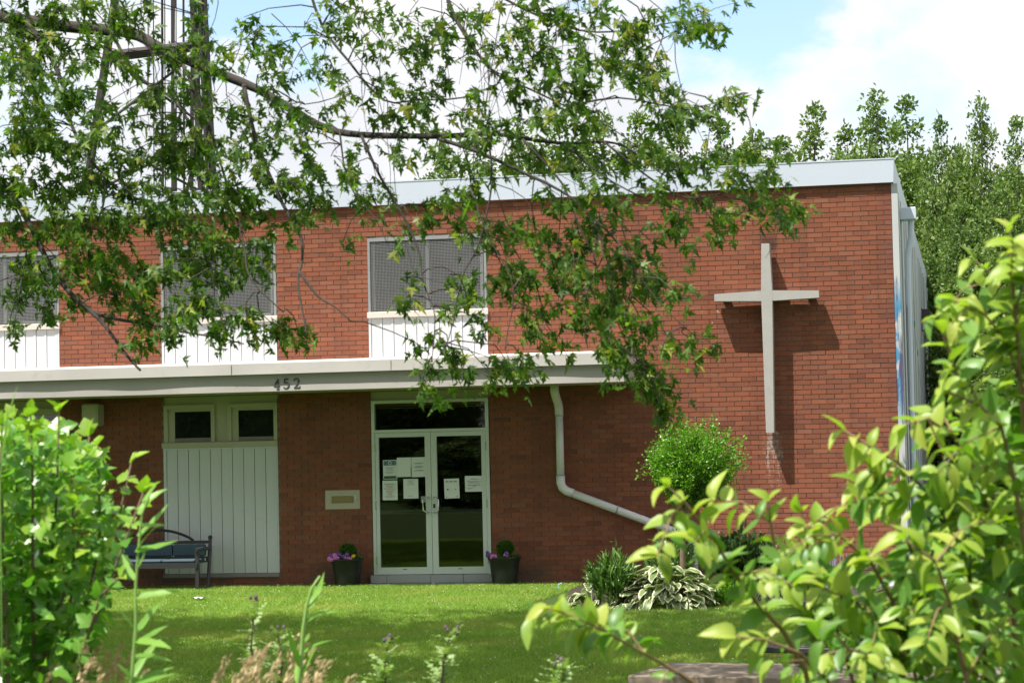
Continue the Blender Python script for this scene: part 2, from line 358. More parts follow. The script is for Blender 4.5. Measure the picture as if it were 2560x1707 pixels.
MAT['thistle'] = leaf_mat('thistle_leaf', [(0, (.24, .36, .12)), (1, (.36, .47, .18))], .3, .5, .4)
MAT['dry'] = leaf_mat('dry_grass', [(0, (.50, .37, .19)), (1, (.70, .56, .33))], .25, .7, .2, tint=(1, .9, .7))
MAT['stem_red'] = plain('stem_reddish', (.24, .15, .075), .7, var=.3, scale=20)
MAT['stem_green'] = plain('stem_green', (.22, .37, .085), .6, var=.2, scale=20)
MAT['stem_brown'] = plain('stem_brown', (.17, .12, .075), .8, var=.3, scale=20)
MAT['pink'] = plain('petal_pink', (.62, .17, .52), .7, var=.3, scale=30); MAT['violet'] = plain('petal_violet', (.14, .06, .30), .7, var=.3, scale=30)
MAT['yellow'] = plain('petal_yellow', (.75, .52, .03), .7); MAT['orange'] = plain('petal_orange', (.80, .26, .12), .7)
MAT['lavender'] = plain('petal_lavender', (.26, .22, .36), .8); MAT['bud'] = plain('thistle_bud', (.11, .075, .095), .8, var=.4, scale=40)
MAT['lens'] = plain('lamp_lens', (.45, .46, .46), .2); MAT['white_litter'] = plain('litter_white', (.8, .8, .8), .7); MAT['teal'] = plain('plastic_teal', (.25, .55, .58), .5)
# ------------------------------------------------------------------ ground
g = MB(); g.poly([(-900, -700, 0), (900, -700, 0), (900, 1500, 0), (-900, 1500, 0)]); g.build('ground', MAT['lawn'], kind='structure')
g = MB(); g.box(-16, -4.6, -.42, .0, -.05, .012); g.build('paving_strip', MAT['concrete'], kind='structure')
g = MB()
ring = [(-4.55, -.05), (-4.5, -.5), (-3.9, -4.3), (-3.75, -5.25), (-2.6, -5.65), (-1.5, -5.45), (-.6, -4.3), (-.2, -2.0), (0.1, -.05)]
g.poly([(x, y, .012) for x, y in ring]); g.build('garden_bed', MAT['soil'], kind='structure')
g = MB(); g.box(-.95, .6, -1.5, -.15, -.05, .03); g.build('paving_slabs', MAT['concrete'], kind='structure')

# ------------------------------------------------------------------ the building
ROOF_B, ROOF_T = 5.452, 5.770
XL = -16.0
B = thing('church_building', (-6, 0, 0), 'two-storey red brick building with flat white-edged roof and long entrance canopy', 'building')
UP = [(-13.95, -12.2), (-10.6, -8.84), (-7.46, -5.71)]                 # window bays upstairs
LO = [(-13.95, -12.2), (-10.6, -8.853)]                                # window bays beside the door
DOOR = (-7.46, -5.715)
openings = [(a, b_, 3.225, 4.985) for a, b_ in UP] + [(a, b_, .155, 2.775) for a, b_ in LO] + [(DOOR[0], DOOR[1], .0, 2.775)]
# mortar sheet with the openings left out
xs = sorted({XL, 0.0} | {v for o in openings for v in o[:2]}); zs = sorted({-.1, ROOF_B+.15} | {v for o in openings for v in o[2:]})
wall = MB()
for i in range(len(xs)-1):
    for j in range(len(zs)-1):
        cx_, cz_ = (xs[i]+xs[i+1])/2, (zs[j]+zs[j+1])/2
        if any(a < cx_ < b_ and c < cz_ < d for a, b_, c, d in openings): continue
        wall.poly([(xs[i], 0, zs[j]), (xs[i+1], 0, zs[j]), (xs[i+1], 0, zs[j+1]), (xs[i], 0, zs[j+1])])
for a, b_, c, d in openings:                                            # brick reveals round the openings
    wall.poly([(a, 0, c), (a, 0, d), (a, .22, d), (a, .22, c)]); wall.poly([(b_, 0, c), (b_, .22, c), (b_, .22, d), (b_, 0, d)])
    wall.poly([(a, 0, d), (b_, 0, d), (b_, .22, d), (a, .22, d)]); wall.poly([(a, 0, c), (a, .22, c), (b_, .22, c), (b_, 0, c)])
wall_o = wall.build('brick_wall', MAT['mortar'], B)
BP, BC, JT = .2127, .0677, .0085
stretch = MB().box(-.1016, .1016, -.0085, .01, -.0291, .0291).mesh('brick', MAT['brick'])
def free_spans(z0, z1, x0, x1):
    spans = [(x0, x1)]
    for a, b_, c, d in openings:
        if d <= z0+.02 or c >= z1-.02: continue
        ns = []
        for s, e in spans:
            if b_ <= s or a >= e: ns.append((s, e)); continue
            if a > s: ns.append((s, a))
            if b_ < e: ns.append((b_, e))
        spans = ns
    return spans
rest = MB(); singles = 0
for k in range(int((ROOF_B+.06)/BC)+1):
    z0 = k*BC+.004; z1 = z0+BC-JT; off = 0 if k % 2 else BP/2
    dz_ = random.uniform(-.0012, .0012)
    for s, e in free_spans(z0, z1, XL, 0.0):
        n = int((0.0-s+off)/BP)+2
        for i in range(n):
            bx1 = 0.0-i*BP+off+random.uniform(-.002, .002)-.0; bx0 = bx1-BP+JT
            bx0, bx1 = max(bx0, s+.002), min(bx1, e-.002)
            if bx1-bx0 < .03: continue
            full = bx1-bx0 > .1995
            prd = .0085+random.uniform(-.0025, .0025)
            if full and singles < 300 and bx0 > -2.0 and z0 > 2.35 and z1 < 5.4:
                o = put('brick', stretch, wall_o, loc=((bx0+bx1)/2, random.uniform(-.002, .0015), (z0+z1)/2+dz_))
                o.rotation_euler = (0, random.uniform(-.004, .004), random.uniform(-.008, .008)); singles += 1
            else:
                rest.box(bx0, bx1, -prd, .01, z0+dz_, z1+dz_)
rest.build('brickwork', MAT['brick'], wall_o, kind='stuff')
# side wall: upright metal sheets with raised ribs
side = MB(); side.poly([(.03, 0, -.1), (.03, 31, -.1), (.03, 31, ROOF_B+.1), (.03, 0, ROOF_B+.1)]); side.poly([(0, 0, -.1), (.03, 0, -.1), (.03, 0, ROOF_B), (0, 0, ROOF_B)])
side_o = side.build('side_wall', MAT['dark'], B)
m_ = MB(); m_.bbox(.004, .088, -.012, .06, 0.0, ROOF_B-.01, .004); m_.build('corner_trim', MAT['siding'], side_o)
yy = .07; k = 0
while yy < 30.4:
    wd = (.75, 1.0, 1.25, .9, 1.9, 1.2, 1.4, 2.4)[k % 8]; gp = (.22, .18, .30, .2, .35, .25)[k % 6]; wd = min(wd, 31-yy-gp)
    m_ = MB(); m_.box(.032, .052, yy, yy+wd, 0.02, ROOF_B-.02); m_.box(.052, .068, yy, yy+.07, .021, ROOF_B-.021)
    m_.build('siding_sheet', MAT['siding'], side_o)
    m_ = MB(); m_.box(.032, .048, yy+wd, yy+wd+gp, 3.4+.5*((k*7) % 3), ROOF_B-.02); m_.build('siding_sheet', MAT['siding'], side_o)
    yy += wd+gp; k += 1
# other walls, roof, floor slab and dark rooms
m_ = MB(); m_.box(XL, .028, 30.9, 31.0, -.1, ROOF_B+.1); m_.build('rear_wall', MAT['mortar'], B)
m_ = MB(); m_.box(XL-.1, XL, .0, 31, -.1, ROOF_B+.1); m_.build('far_wall', MAT['mortar'], B)
m_ = MB(); m_.box(XL, .02, .02, 31, ROOF_B+.12, ROOF_B+.2); m_.build('roof', MAT['roof_gravel'], B)
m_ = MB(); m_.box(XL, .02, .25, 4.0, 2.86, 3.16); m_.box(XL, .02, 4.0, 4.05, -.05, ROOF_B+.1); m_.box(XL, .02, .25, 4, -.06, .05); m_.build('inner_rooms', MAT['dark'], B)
# roof edge: white metal fascia in lengths, mitred at the corner
fas = MB(); fas.poly([(XL, -.07, ROOF_B), (.037, -.07, ROOF_B), (.052, -.078, ROOF_T), (XL, -.078, ROOF_T)])
fas.poly([(.037, -.07, ROOF_B), (.037, 31.05, ROOF_B), (.052, 31.06, ROOF_T), (.052, -.078, ROOF_T)])
fas.poly([(XL, -.07, ROOF_B), (XL, .02, ROOF_B), (.0, .02, ROOF_B), (.037, -.07, ROOF_B)])
fas.poly([(.037, -.07, ROOF_B), (0, .02, ROOF_B), (0, 31, ROOF_B), (.037, 31.05, ROOF_B)])
fas.poly([(XL, -.078, ROOF_T), (.052, -.078, ROOF_T), (-.10, .12, ROOF_T-.012), (XL, .12, ROOF_T-.012)])
fas.poly([(.052, -.078, ROOF_T), (.052, 31.06, ROOF_T), (-.10, 31.0, ROOF_T-.012), (-.10, .12, ROOF_T-.012)])
fas_o = fas.build('roof_fascia', MAT['white_metal'], B)
for x in (-3.05, -6.1, -9.15, -12.2):
    m_ = MB(); m_.box(x-.002, x+.002, -.0765, -.06, ROOF_B+.004, ROOF_T-.02); m_.build('seam', MAT['grey_frame'], fas_o)
m_ = MB(); m_.box(XL, .056, -.084, -.066, ROOF_T+.001, ROOF_T+.016); m_.build('roof_edge_strip', MAT['white_metal'], fas_o)
# canopy
CX = -3.585; CF = -1.55
can = MB(); can.box(XL, CX-.06, -1.47, -.004, 2.80, 3.15); can_o = can.build('canopy', MAT['cream_metal'], B)
def wavy(x0, x1, y0, z0, z1, nx, nz, amp, seed, tilt=0.0):
    r = np.random.default_rng(seed); m = MB(); xsn = np.linspace(x0, x1, nx)
    ph = r.uniform(0, 6.28, 8); fr = r.uniform(.7, 5.5, 8); am = r.uniform(.3, 1, 8)/fr**.35
    for j in range(nz+1):
        t = j/nz
        for x in xsn:
            h = sum(a*math.sin(f*x+p+1.2*t*math.sin(.8*x+p)) for a, f, p in zip(am, fr, ph))/3
            m.v.append((x, y0+amp*h*(.25+.75*(1-t))-tilt*(1-t), z0+(z1-z0)*t))
    for j in range(nz):
        for i in range(nx-1): a = j*nx+i; m.f.append((a, a+1, a+nx+1, a+nx)); m.mi.append(0)
    m.y_at = lambda x, t: y0+amp*(sum(a*math.sin(f*x+p+1.2*t*math.sin(.8*x+p)) for a, f, p in zip(am, fr, ph))/3)*(.25+.75*(1-t))-tilt*(1-t)
    return m
lb = wavy(XL, CX+.045, -1.487, 2.778, 3.04, 420, 6, .017, 5, .012)
lb.poly([(CX+.045, -1.487, 2.778), (CX+.045, -.002, 2.778), (CX+.045, -.002, 3.04), (CX+.045, -1.487, 3.04)])
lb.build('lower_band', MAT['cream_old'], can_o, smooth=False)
ub = wavy(XL, CX+.09, -1.55, 3.016, 3.165, 420, 3, .006, 9, .006)
ub.poly([(CX+.09, -1.55, 3.016), (CX+.09, -.002, 3.016), (CX+.09, -.002, 3.165), (CX+.09, -1.55, 3.165)])
ub.poly([(XL, -1.55, 3.016), (XL, -1.475, 3.016), (CX+.04, -1.475, 3.016), (CX+.09, -1.55, 3.016)])
ub.poly([(XL, -1.55, 3.165), (CX+.09, -1.55, 3.165), (CX+.09, -.002, 3.172), (XL, -.002, 3.172)])
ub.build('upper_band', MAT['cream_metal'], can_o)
for x in (-6.74, -9.02, -12.6):
    m_ = MB(); m_.box(x-.003, x+.003, -1.563, -1.55, 3.02, 3.16); m_.build('seam', MAT['soffit'], can_o)
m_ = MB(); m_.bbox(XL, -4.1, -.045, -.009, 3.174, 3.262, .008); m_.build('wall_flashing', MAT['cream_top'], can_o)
m_ = MB(); m_.poly([(XL, -1.478, 2.786), (XL, -.003, 2.786), (CX+.03, -.003, 2.786), (CX+.03, -1.478, 2.786)]); m_.build('soffit', MAT['soffit'], can_o)
for x in (-4.05, -6.95, -9.9, -12.4):
    m_ = MB(); m_.lathe([(.0, -.004), (.105, -.004), (.115, .0), (.115, .02)], (x, -.85, 2.778), 20); m_.build('soffit_light', MAT['beige_wood'], can_o)
# house number 452 on the lower band, forged serif numerals
def stroke(mb, pts, w, x0, z0, h, th, y):
    """ribbon along pts (unit em square) with width list w"""
    P = [Vector((p[0], 0, p[1]))*h for p in pts]; n = len(P); L = []; Rr = []
    for i in range(n):
        d = (P[min(i+1, n-1)]-P[max(i-1, 0)]).normalized(); q = Vector((-d.z, 0, d.x)); ww = w[i]*h/2
        L.append(P[i]+q*ww); Rr.append(P[i]-q*ww)
    for i in range(n-1):
        for yy_, rev in ((y-th, False), (y, True)):
            quad = [L[i], Rr[i], Rr[i+1], L[i+1]]
            mb.poly([(x0+v.x, yy_, z0+v.z) for v in (quad if not rev else quad[::-1])])
        for E_ in (L, Rr): mb.poly([(x0+E_[i].x, y-th, z0+E_[i].z), (x0+E_[i+1].x, y-th, z0+E_[i+1].z), (x0+E_[i+1].x, y, z0+E_[i+1].z), (x0+E_[i].x, y, z0+E_[i].z)])
num = {'4': [([(.47, 1.0), (.05, .36)], [.10, .10]), ([(.0, .33), (.62, .33)], [.10, .10]), ([(.44, 1.0), (.44, .04)], [.17, .15]), ([(.28, .03), (.60, .03)], [.08, .08])],
       '5': [([(.12, 1.0), (.11, .78), (.10, .56)], [.10, .09, .08]), ([(.10, .95), (.5, .95)], [.14, .14]), ([(.09, .56), (.28, .64), (.46, .56), (.55, .36), (.48, .15), (.32, .04), (.12, .06), (.04, .18)], [.07, .10, .13, .15, .14, .10, .08, .12])],
       '2': [([(.06, .76), (.10, .90), (.27, .98), (.44, .92), (.52, .74), (.44, .54), (.28, .32), (.08, .06)], [.16, .12, .08, .12, .16, .13, .10, .08]), ([(.02, .065), (.3, .065), (.62, .065)], [.14, .14, .14]), ([(.60, .06), (.62, .24)], [.08, .05])]}
for ch, x, dz_ in (('4', -8.425, 0), ('5', -8.285, .004), ('2', -8.135, .006)):
    m_ = MB()
    for j_, (pts, ww) in enumerate(num[ch]): stroke(m_, pts, ww, x, 2.803+dz_, .142, .009+.0012*j_, min(lb.y_at(x+.03, t_) for t_ in (.1, .4, .7))+.003)
    m_.build('numeral', MAT['ink'], can_o)

def boards(parent, x0, x1, z0, z1, y, n, name='panel_board'):
    """vertical tongue and groove boards: each with a flat and a narrow raised bead"""
    wd = (x1-x0)/n
    shared = MB().box(.004, wd*.74, 0, .02, 0, z1-z0).box(wd*.755, wd-.004, -.006, .02, 0, z1-z0)
    me = shared.mesh(name, MAT['white_board'])
    for i in range(n):
        o = put(name, me, parent, loc=Vector((x0+i*wd, y, z0))-gloc(parent))
# upper windows with wire screens over sliding sashes, white panels beneath
for (a, b_) in UP:
    fr = MB(); y0, y1 = -.012, .10; t = .05
    fr.box(a, b_, y0, y1, 4.935, 4.985); fr.box(a, a+.035, y0, y1, 3.92, 4.935); fr.box(b_-.035, b_, y0, y1, 3.92, 4.935)
    fr.box(a+.035, a+.06, .06, .1, 3.92, 4.935); fr.box(b_-.06, b_-.035, .06, .1, 3.92, 4.935)
    wo_ = fr.build('window', MAT['grey_frame'], B)
    mid = (a+b_)/2-.0
    for bx in ((b_-.10, b_-.062, .028, .09, 3.95, 4.92), (mid-.022, mid+.022, .035, .09, 3.95, 4.93), (a+.062, a+.085, .05, .09, 3.95, 4.92), (mid+.03, b_-.105, .06, .09, 3.93, 3.965)):
        MB().box(*bx).build('sash_bar', MAT['white_board'], wo_)
    m_ = MB(); m_.poly([(a+.05, .075, 3.93), (b_-.05, .075, 3.93), (b_-.05, .075, 4.93), (a+.05, .075, 4.93)]); m_.build('pane', MAT['glass'], wo_)
    c1 = MB(); nx = 60                                              # pleated curtain behind one sash, dark blind behind the other
    for i in range(nx):
        f0 = a+.06+(mid-a-.05)*i/nx; f1 = a+.06+(mid-a-.05)*(i+1)/nx
        c1.poly([(f0, .13+.012*math.sin(i*1.1), 3.9), (f1, .13+.012*math.sin((i+1)*1.1), 3.9), (f1, .13+.012*math.sin((i+1)*1.1), 4.96), (f0, .13+.012*math.sin(i*1.1), 4.96)])
    c1.build('curtain', MAT['curtain'], wo_, smooth=True)
    m_ = MB(); m_.poly([(mid, .14, 3.9), (b_-.03, .14, 3.9), (b_-.03, .14, 4.96), (mid, .14, 4.96)]); m_.build('blind', MAT['curtain2'], wo_)
    sc_ = MB(); px_ = .0215; nxw = int((b_-a-.08)/px_); nzw = int(1.005/px_)
    for i in range(nxw+1): x = a+.04+i*px_; sc_.box(x-.0026, x+.0026, .004, .0085, 3.925, 4.933)
    for i in range(nzw+1): z = 3.927+i*px_; sc_.box(a+.036, b_-.036, .0, .0045, z-.0026, z+.0026)
    sc_.build('wire_screen', MAT['wire'], wo_, kind='stuff')
    m_ = MB(); m_.bbox(a-.012, b_+.016, -.045, .08, 3.83, 3.918, .007); m_.build('window_sill', MAT['sill_wood'], wo_)
    pn = MB(); pn.box(a, b_, .02, .05, 3.225, 3.83); pn.box(a+.001, a+.035, -.015, .019, 3.226, 3.829); pn.box(b_-.03, b_-.001, -.015, .019, 3.226, 3.829)
    po = pn.build('infill_panel', MAT['white_board'], B)
    boards(po, a+.036, b_-.031, 3.227, 3.826, -.004, 10)
# ground floor bays: two small windows, moulded rail, tall white panel, stone sill
for (a, b_) in LO:
    bd = MB(); bd.box(a, b_, .035, .06, 2.115, 2.786); bo = bd.build('window_surround', MAT['beige_wood'], B)
    for (wa, wb) in ((a+.008, a+.79), (b_-.765, b_-.004)):
        m_ = MB(); y0, y1 = -.012, .034
        m_.box(wa, wb, y0, y1, 2.60, 2.66); m_.box(wa, wa+.065, y0, y1, 2.118, 2.60); m_.box(wb-.055, wb, y0, y1, 2.118, 2.60)
        wo_ = m_.build('window', MAT['beige_wood'], B)
        m_ = MB(); m_.box(wa+.065, wb-.055, .02, .0342, 2.56, 2.60); m_.box(wa+.065, wa+.165, .015, .0342, 2.118, 2.56); m_.build('inner_stop', MAT['soffit'], wo_)
        m_ = MB(); m_.box(wa+.165, wb-.055, .012, .0343, 2.118, 2.175); m_.build('bottom_rail', MAT['stone'], wo_)
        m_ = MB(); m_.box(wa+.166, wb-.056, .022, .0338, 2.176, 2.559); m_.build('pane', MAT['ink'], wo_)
        m_ = MB(); m_.poly([(wa+.166, .018, 2.176), (wb-.056, .018, 2.176), (wb-.056, .018, 2.559), (wa+.166, .018, 2.559)]); m_.build('glass_sheet', MAT['glass'], wo_)
    pn = MB(); pn.box(a, b_, .02, .05, .205, 2.03); po = pn.build('infill_panel', MAT['white_board'], B)
    m_ = MB(); m_.bbox(a-.015, b_-.001, -.04, .03, 2.03, 2.113, .006); m_.build('rail', MAT['beige_wood'], po)
    m_ = MB(); m_.box(a+.001, b_-.001, -.022, .0, 2.003, 2.029); m_.box(a+.002, a+.045, -.016, .019, .21, 2.002); m_.box(b_-.022, b_-.002, -.016, .019, .21, 2.002); m_.build('edge_trim', MAT['white_board'], po)
    boards(po, a+.046, b_-.023, .21, 2.001, -.003, 10)
    m_ = MB(); m_.bbox(a-.01, b_+.002, -.05, .06, .148, .204, .006); m_.build('stone_sill', MAT['stone'], po)
# entrance: frame, transom light, two glazed doors, step
a, b_ = DOOR
fr = MB(); fr.box(a+.012, a+.058, -.018, .09, .162, 2.645); fr.box(b_-.06, b_-.012, -.018, .09, .162, 2.645); fr.box(a+.058, b_-.06, -.018, .09, 2.602, 2.645); fr.box(a+.058, b_-.06, -.018, .09, 2.186, 2.226)
do = fr.build('door_frame', MAT['alu'], B)
m_ = MB(); m_.box(a, b_, .03, .09, 2.646, 2.785); m_.build('header_board', MAT['soffit'], do)
m_ = MB(); m_.poly([(a+.058, .04, 2.226), (b_-.06, .04, 2.226), (b_-.06, .04, 2.602), (a+.058, .04, 2.602)]); m_.build('transom_pane', MAT['glass'], do)
m_ = MB(); m_.box(a+.07, b_-.065, .065, .10, 2.558, 2.601); m_.build('wood_strip', MAT['wood_in'], do)
m_ = MB(); m_.box(a+.07, b_-.065, .066, .09, 2.532, 2.540); m_.build('thin_rail', MAT['sill_wood'], do)
m_ = MB(); m_.box(-6.58, -6.36, .055, .064, 2.566, 2.60); m_.build('closer_plate', MAT['tan_paint'], do)
for k, (da, db, sgn) in enumerate(((a+.062, -6.583, 1), (-6.577, b_-.064, -1))):
    lf = MB(); y0, y1 = -.012, .035
    st0, st1 = (.052, .083) if k == 0 else (.083, .062)
    lf.box(da, da+st0, y0, y1, .165, 2.182); lf.box(db-st1, db, y0, y1, .165, 2.182); lf.box(da+st0, db-st1, y0, y1, 2.118, 2.182); lf.box(da+st0, db-st1, y0, y1, .165, .265)
    dl = lf.build('door', MAT['alu'], B)
    m_ = MB(); m_.poly([(da+st0, .012, .265), (db-st1, .012, .265), (db-st1, .012, 2.118), (da+st0, .012, 2.118)]); m_.build('pane', MAT['glass'], dl)
    m_ = MB(); m_.box(da+st0, db-st1, .05, .07, 1.02, 1.075); m_.build('push_bar', MAT['grey_frame'], dl)
    hx = db-.045 if k == 0 else da+.045; ho = -.065*sgn
    m_ = MB(); m_.tube([(hx, -.012, 1.25), (hx, -.055, 1.25), (hx+ho*.35, -.075, 1.245), (hx+ho, -.075, 1.22), (hx+ho, -.075, 1.07), (hx+ho*.35, -.075, 1.045), (hx, -.055, 1.04), (hx, -.012, 1.04)], .011, 8); m_.build('handle', MAT['steel'], dl, smooth=True)
    if k == 1:
        m_ = MB(); m_.box(da+.018, da+.05, -.016, -.0125, 1.10, 1.16); m_.build('lock', MAT['black_metal'], dl)
    else:
        m_ = MB(); m_.box(db-st1-.075, db-st1-.005, .006, .011, 1.18, 1.27); m_.build('sticker', MAT['ink_grey'], dl)
    for z in (.36, 1.15, 1.97):
        xh = da-.012 if k == 0 else db+.002
        m_ = MB(); m_.box(xh, xh+.012, -.022, -.0185, z-.06, z+.06); m_.build('hinge', MAT['steel'] if k == 0 else MAT['grey_frame'], dl)
    m_ = MB(); m_.box((da+db)/2-.03, (da+db)/2+.03, -.0145, -.0125, .232, .242); m_.build('maker_plate', MAT['ink'], dl)
st = MB(); st.box(a-.012, b_+.08, -.30, .1, -.02, .042); so_ = st.build('door_step', MAT['concrete'], B)
for x0_, x1_ in ((-7.474, -7.24), (-7.234, -6.60), (-6.594, -6.12), (-6.114, -5.64)):
    m_ = MB(); m_.bbox(x0_, x1_, -.10, .08, .045, .158, .006); m_.build('step_block', MAT['concrete'], so_)
# white drainpipe from the canopy
dp = MB(); dp.tube([(-4.70, -.36, 2.80), (-4.70, -.35, 2.70), (-4.695, -.28, 2.62), (-4.69, -.16, 2.54), (-4.69, -.10, 2.47), (-4.69, -.09, 2.36)], .062, 14)
dp.tube([(-4.69, -.09, 2.40), (-4.69, -.09, 1.50)], .055, 14); dp.tube([(-4.69, -.09, 1.53), (-4.69, -.09, 1.42), (-4.665, -.09, 1.355), (-4.61, -.09, 1.31), (-4.52, -.09, 1.275)], .063, 14)
dp.tube([(-4.56, -.09, 1.29), (-3.75, -.09, .975), (-2.95, -.09, .665)], .055, 14); dp.tube([(-2.98, -.09, .675), (-2.88, -.09, .625), (-2.84, -.09, .54), (-2.84, -.09, .02)], .06, 14)
dpo = dp.build('drainpipe', MAT['pvc'], B, smooth=True)
for p0, p1 in (((-4.69, -.09, 2.372), (-4.69, -.09, 2.362)), ((-4.69, -.09, 1.535), (-4.69, -.09, 1.525)), ((-3.90, -.09, 1.035), (-3.89, -.09, 1.031))):
    m_ = MB(); m_.tube([p0, p1], .0655, 14); m_.build('joint_ring', MAT['grey_frame'], dpo)
# drainpipe on the side wall
dp = MB(); dp.tube([(.2, 2.2, 5.14), (.2, 2.2, 4.9), (.14, 2.2, 4.6), (.13, 2.2, 2.7), (.13, 2.2, .1)], .045, 10); dpo = dp.build('side_drainpipe', MAT['white_metal'], B)
m_ = MB(); m_.bbox(.056, .28, 2.05, 2.35, 5.14, 5.32, .01); m_.build('hopper', MAT['white_metal'], dpo)
# ------------------------------------------------------------------ things fixed to the building
X = thing('cross', (-1.72, -.2, 2.06), 'tall pale tapered cross standing off the sunlit brick wall', 'cross')
def taper(mb, p0, p1, w0, w1, y0, y1, vertical):
    if vertical: (xa, za), (xb, zb) = p0, p1; lo = [(xa-w0/2, za), (xa+w0/2, za), (xb+w1/2, zb), (xb-w1/2, zb)]
    else: (xa, za), (xb, zb) = p0, p1; lo = [(xa, za-w0/2), (xb, zb-w1/2), (xb, zb+w1/2), (xa, za+w0/2)]
    f = [(x, y0, z) for x, z in lo]; bk = [(x, y1, z) for x, z in lo]
    mb.poly(f); mb.poly(bk[::-1])
    for i in range(4): j = (i+1) % 4; mb.poly([f[j], f[i], bk[i], bk[j]])
y0, y1 = -.285, -.075
m_ = MB(); taper(m_, (-1.724, 2.06), (-1.718, 3.868), .108, .150, y0, y1, True); taper(m_, (-1.718, 4.013), (-1.719, 4.66), .150, .108, y0, y1, True)
m_.poly([(-1.793, y0, 3.868), (-1.643, y0, 3.868), (-1.643, y0, 4.013), (-1.793, y0, 4.013)]); m_.build('upright', MAT['cross'], X)
m_ = MB(); taper(m_, (-2.44, 3.938), (-1.7932, 3.94), .098, .142, y0+.002, y1-.002, False); taper(m_, (-1.6428, 3.94), (-1.005, 3.938), .142, .098, y0+.002, y1-.002, False); m_.build('crossbar', MAT['cross'], X)
for x, z in ((-2.30, 3.93), (-1.13, 3.93), (-1.72, 4.45), (-1.72, 2.4)):
    m_ = MB(); m_.box(x-.04, x+.04, y1-.004, .002, z-.055, z+.055) if z == 3.93 else m_.box(x-.03, x+.03, y1-.004, .002, z-.05, z+.05); m_.build('bracket', MAT['rust'], X)

def notice(label, x0, x1, z0, z1, tilt, items, side=0):
    o = thing('notice', ((x0+x1)/2, -.016 if side == 0 else 0, (z0+z1)/2), label, 'notice', 'paper notices taped to the glass doors')
    cx_, cz_ = (x0+x1)/2, (z0+z1)/2; yb = .0075
    def R(px, pz): dx, dz = px-cx_, pz-cz_; return (cx_+dx*math.cos(tilt)-dz*math.sin(tilt), cz_+dx*math.sin(tilt)+dz*math.cos(tilt))
    m = MB(); n = 6
    for i in range(n):                                     # slightly curled sheet
        xa = x0+(x1-x0)*i/n; xb = x0+(x1-x0)*(i+1)/n
        cu = lambda x: -.0045*((x-cx_)/(x1-x0)*2)**2
        q = [(*R(xa, z0), cu(xa)), (*R(xb, z0), cu(xb)), (*R(xb, z1), cu(xb)), (*R(xa, z1), cu(xa))]
        m.poly([(p[0], yb+p[2], p[1]) for p in q])
    m.build('sheet', MAT['paper'], o)
    for (u0, u1, v0, v1, mt) in items:                      # flat print
        m = MB(); q = [R(x0+(x1-x0)*u, z0+(z1-z0)*v) for u, v in ((u0, v0), (u1, v0), (u1, v1), (u0, v1))]
        m.poly([(p[0], yb-.0062, p[1]) for p in q]); m.build('print', MAT[mt], o)
    return o
lines = lambda vs, mt, u0=.15, u1=.85: [(u0+.06*((i*7) % 3), u1-.07*((i*5) % 3), v, v+.022, mt) for i, v in enumerate(vs)]
p1 = notice('upper notice with blue header band and green footer on the door', -7.290, -7.085, 1.52, 1.795, .01, [(.05, .95, .72, .96, 'ink_blue'), (.05, .95, .03, .17, 'ink_green')]+lines((.6, .54, .48, .38, .32), 'ink_grey'))
m_ = MB(); m_.lathe([(.018, 0), (.026, 0)], (0, 0, 0), 16)
for i in range(len(m_.v)): x, y, z = m_.v[i]; m_.v[i] = (-7.1875+x, -.0001, 1.752+y)
m_.build('emblem_ring', MAT['paper'], p1)
notice('blank white sheet in the middle of the upper row of notices', -7.083, -6.874, 1.55, 1.826, .0, [(.96, .985, .05, .5, 'ink')])
notice('upper notice with two grey paragraphs beside the door pull', -6.868, -6.656, 1.545, 1.826, .015, lines((.70, .66, .54, .5, .46, .34, .3), 'ink_grey'))
nt_ = notice('lower notice with black heading and red lines near the hinges', -7.302, -7.082, 1.222, 1.502, 0.0, [])
notice('plain white sheet in the lower row of notices above the handle', -6.994, -6.776, 1.24, 1.52, 0.0, lines((.9, .84, .78, .7, .12), 'ink_grey', .25, .75))
notice('torn-edged sheet with dark punched spots on the second door', -6.395, -6.175, 1.232, 1.512, .02, [(.10, .30, .83, .89, 'ink_grey'), (.38, .58, .83, .89, 'ink_grey'), (.64, .84, .83, .89, 'ink_grey'), (.18, .28, .42, .49, 'ink'), (.70, .79, .43, .49, 'ink_grey'), (.80, .88, .06, .10, 'ink'), (.10, .18, .06, .1, 'ink_grey')])
notice('landscape sheet highest on the second door, with a bold grey line', -6.091, -5.83, 1.322, 1.546, .0, [(.16, .86, .40, .44, 'ink_grey'), (.44, .6, .33, .37, 'ink_grey'), (.3, .7, .78, .82, 'ink_grey')]+lines((.66, .60, .54), 'ink_grey', .1, .9)+lines((.22, .16), 'ink_grey', .1, .45))
def text(body, x, y, z, size, mt, parent):
    c = bpy.data.curves.new('lettering', 'FONT'); c.body = body; c.size = size; c.align_x = 'CENTER'; c.materials.append(MAT[mt])
    tmp = bpy.data.objects.new('lettering_curve', c); me = bpy.data.meshes.new_from_object(tmp); bpy.data.objects.remove(tmp)
    o = bpy.data.objects.new('lettering', me); col.objects.link(o); o.parent = parent; o.location = Vector((x, y, z))-gloc(parent); o.rotation_euler = (math.pi/2, 0, 0)
for i, (t_, mt, sz) in enumerate((('Foundation', 'ink', .033), ('House', 'ink', .036), ('IS NOW A', 'ink_red', .034), ('SMOKE', 'ink_red', .034), ('FREE', 'ink_red', .034), ('FACILITY', 'ink_red', .034))):
    text(t_, -7.192, -.0155, 1.442-.036*i, sz, mt, nt_)

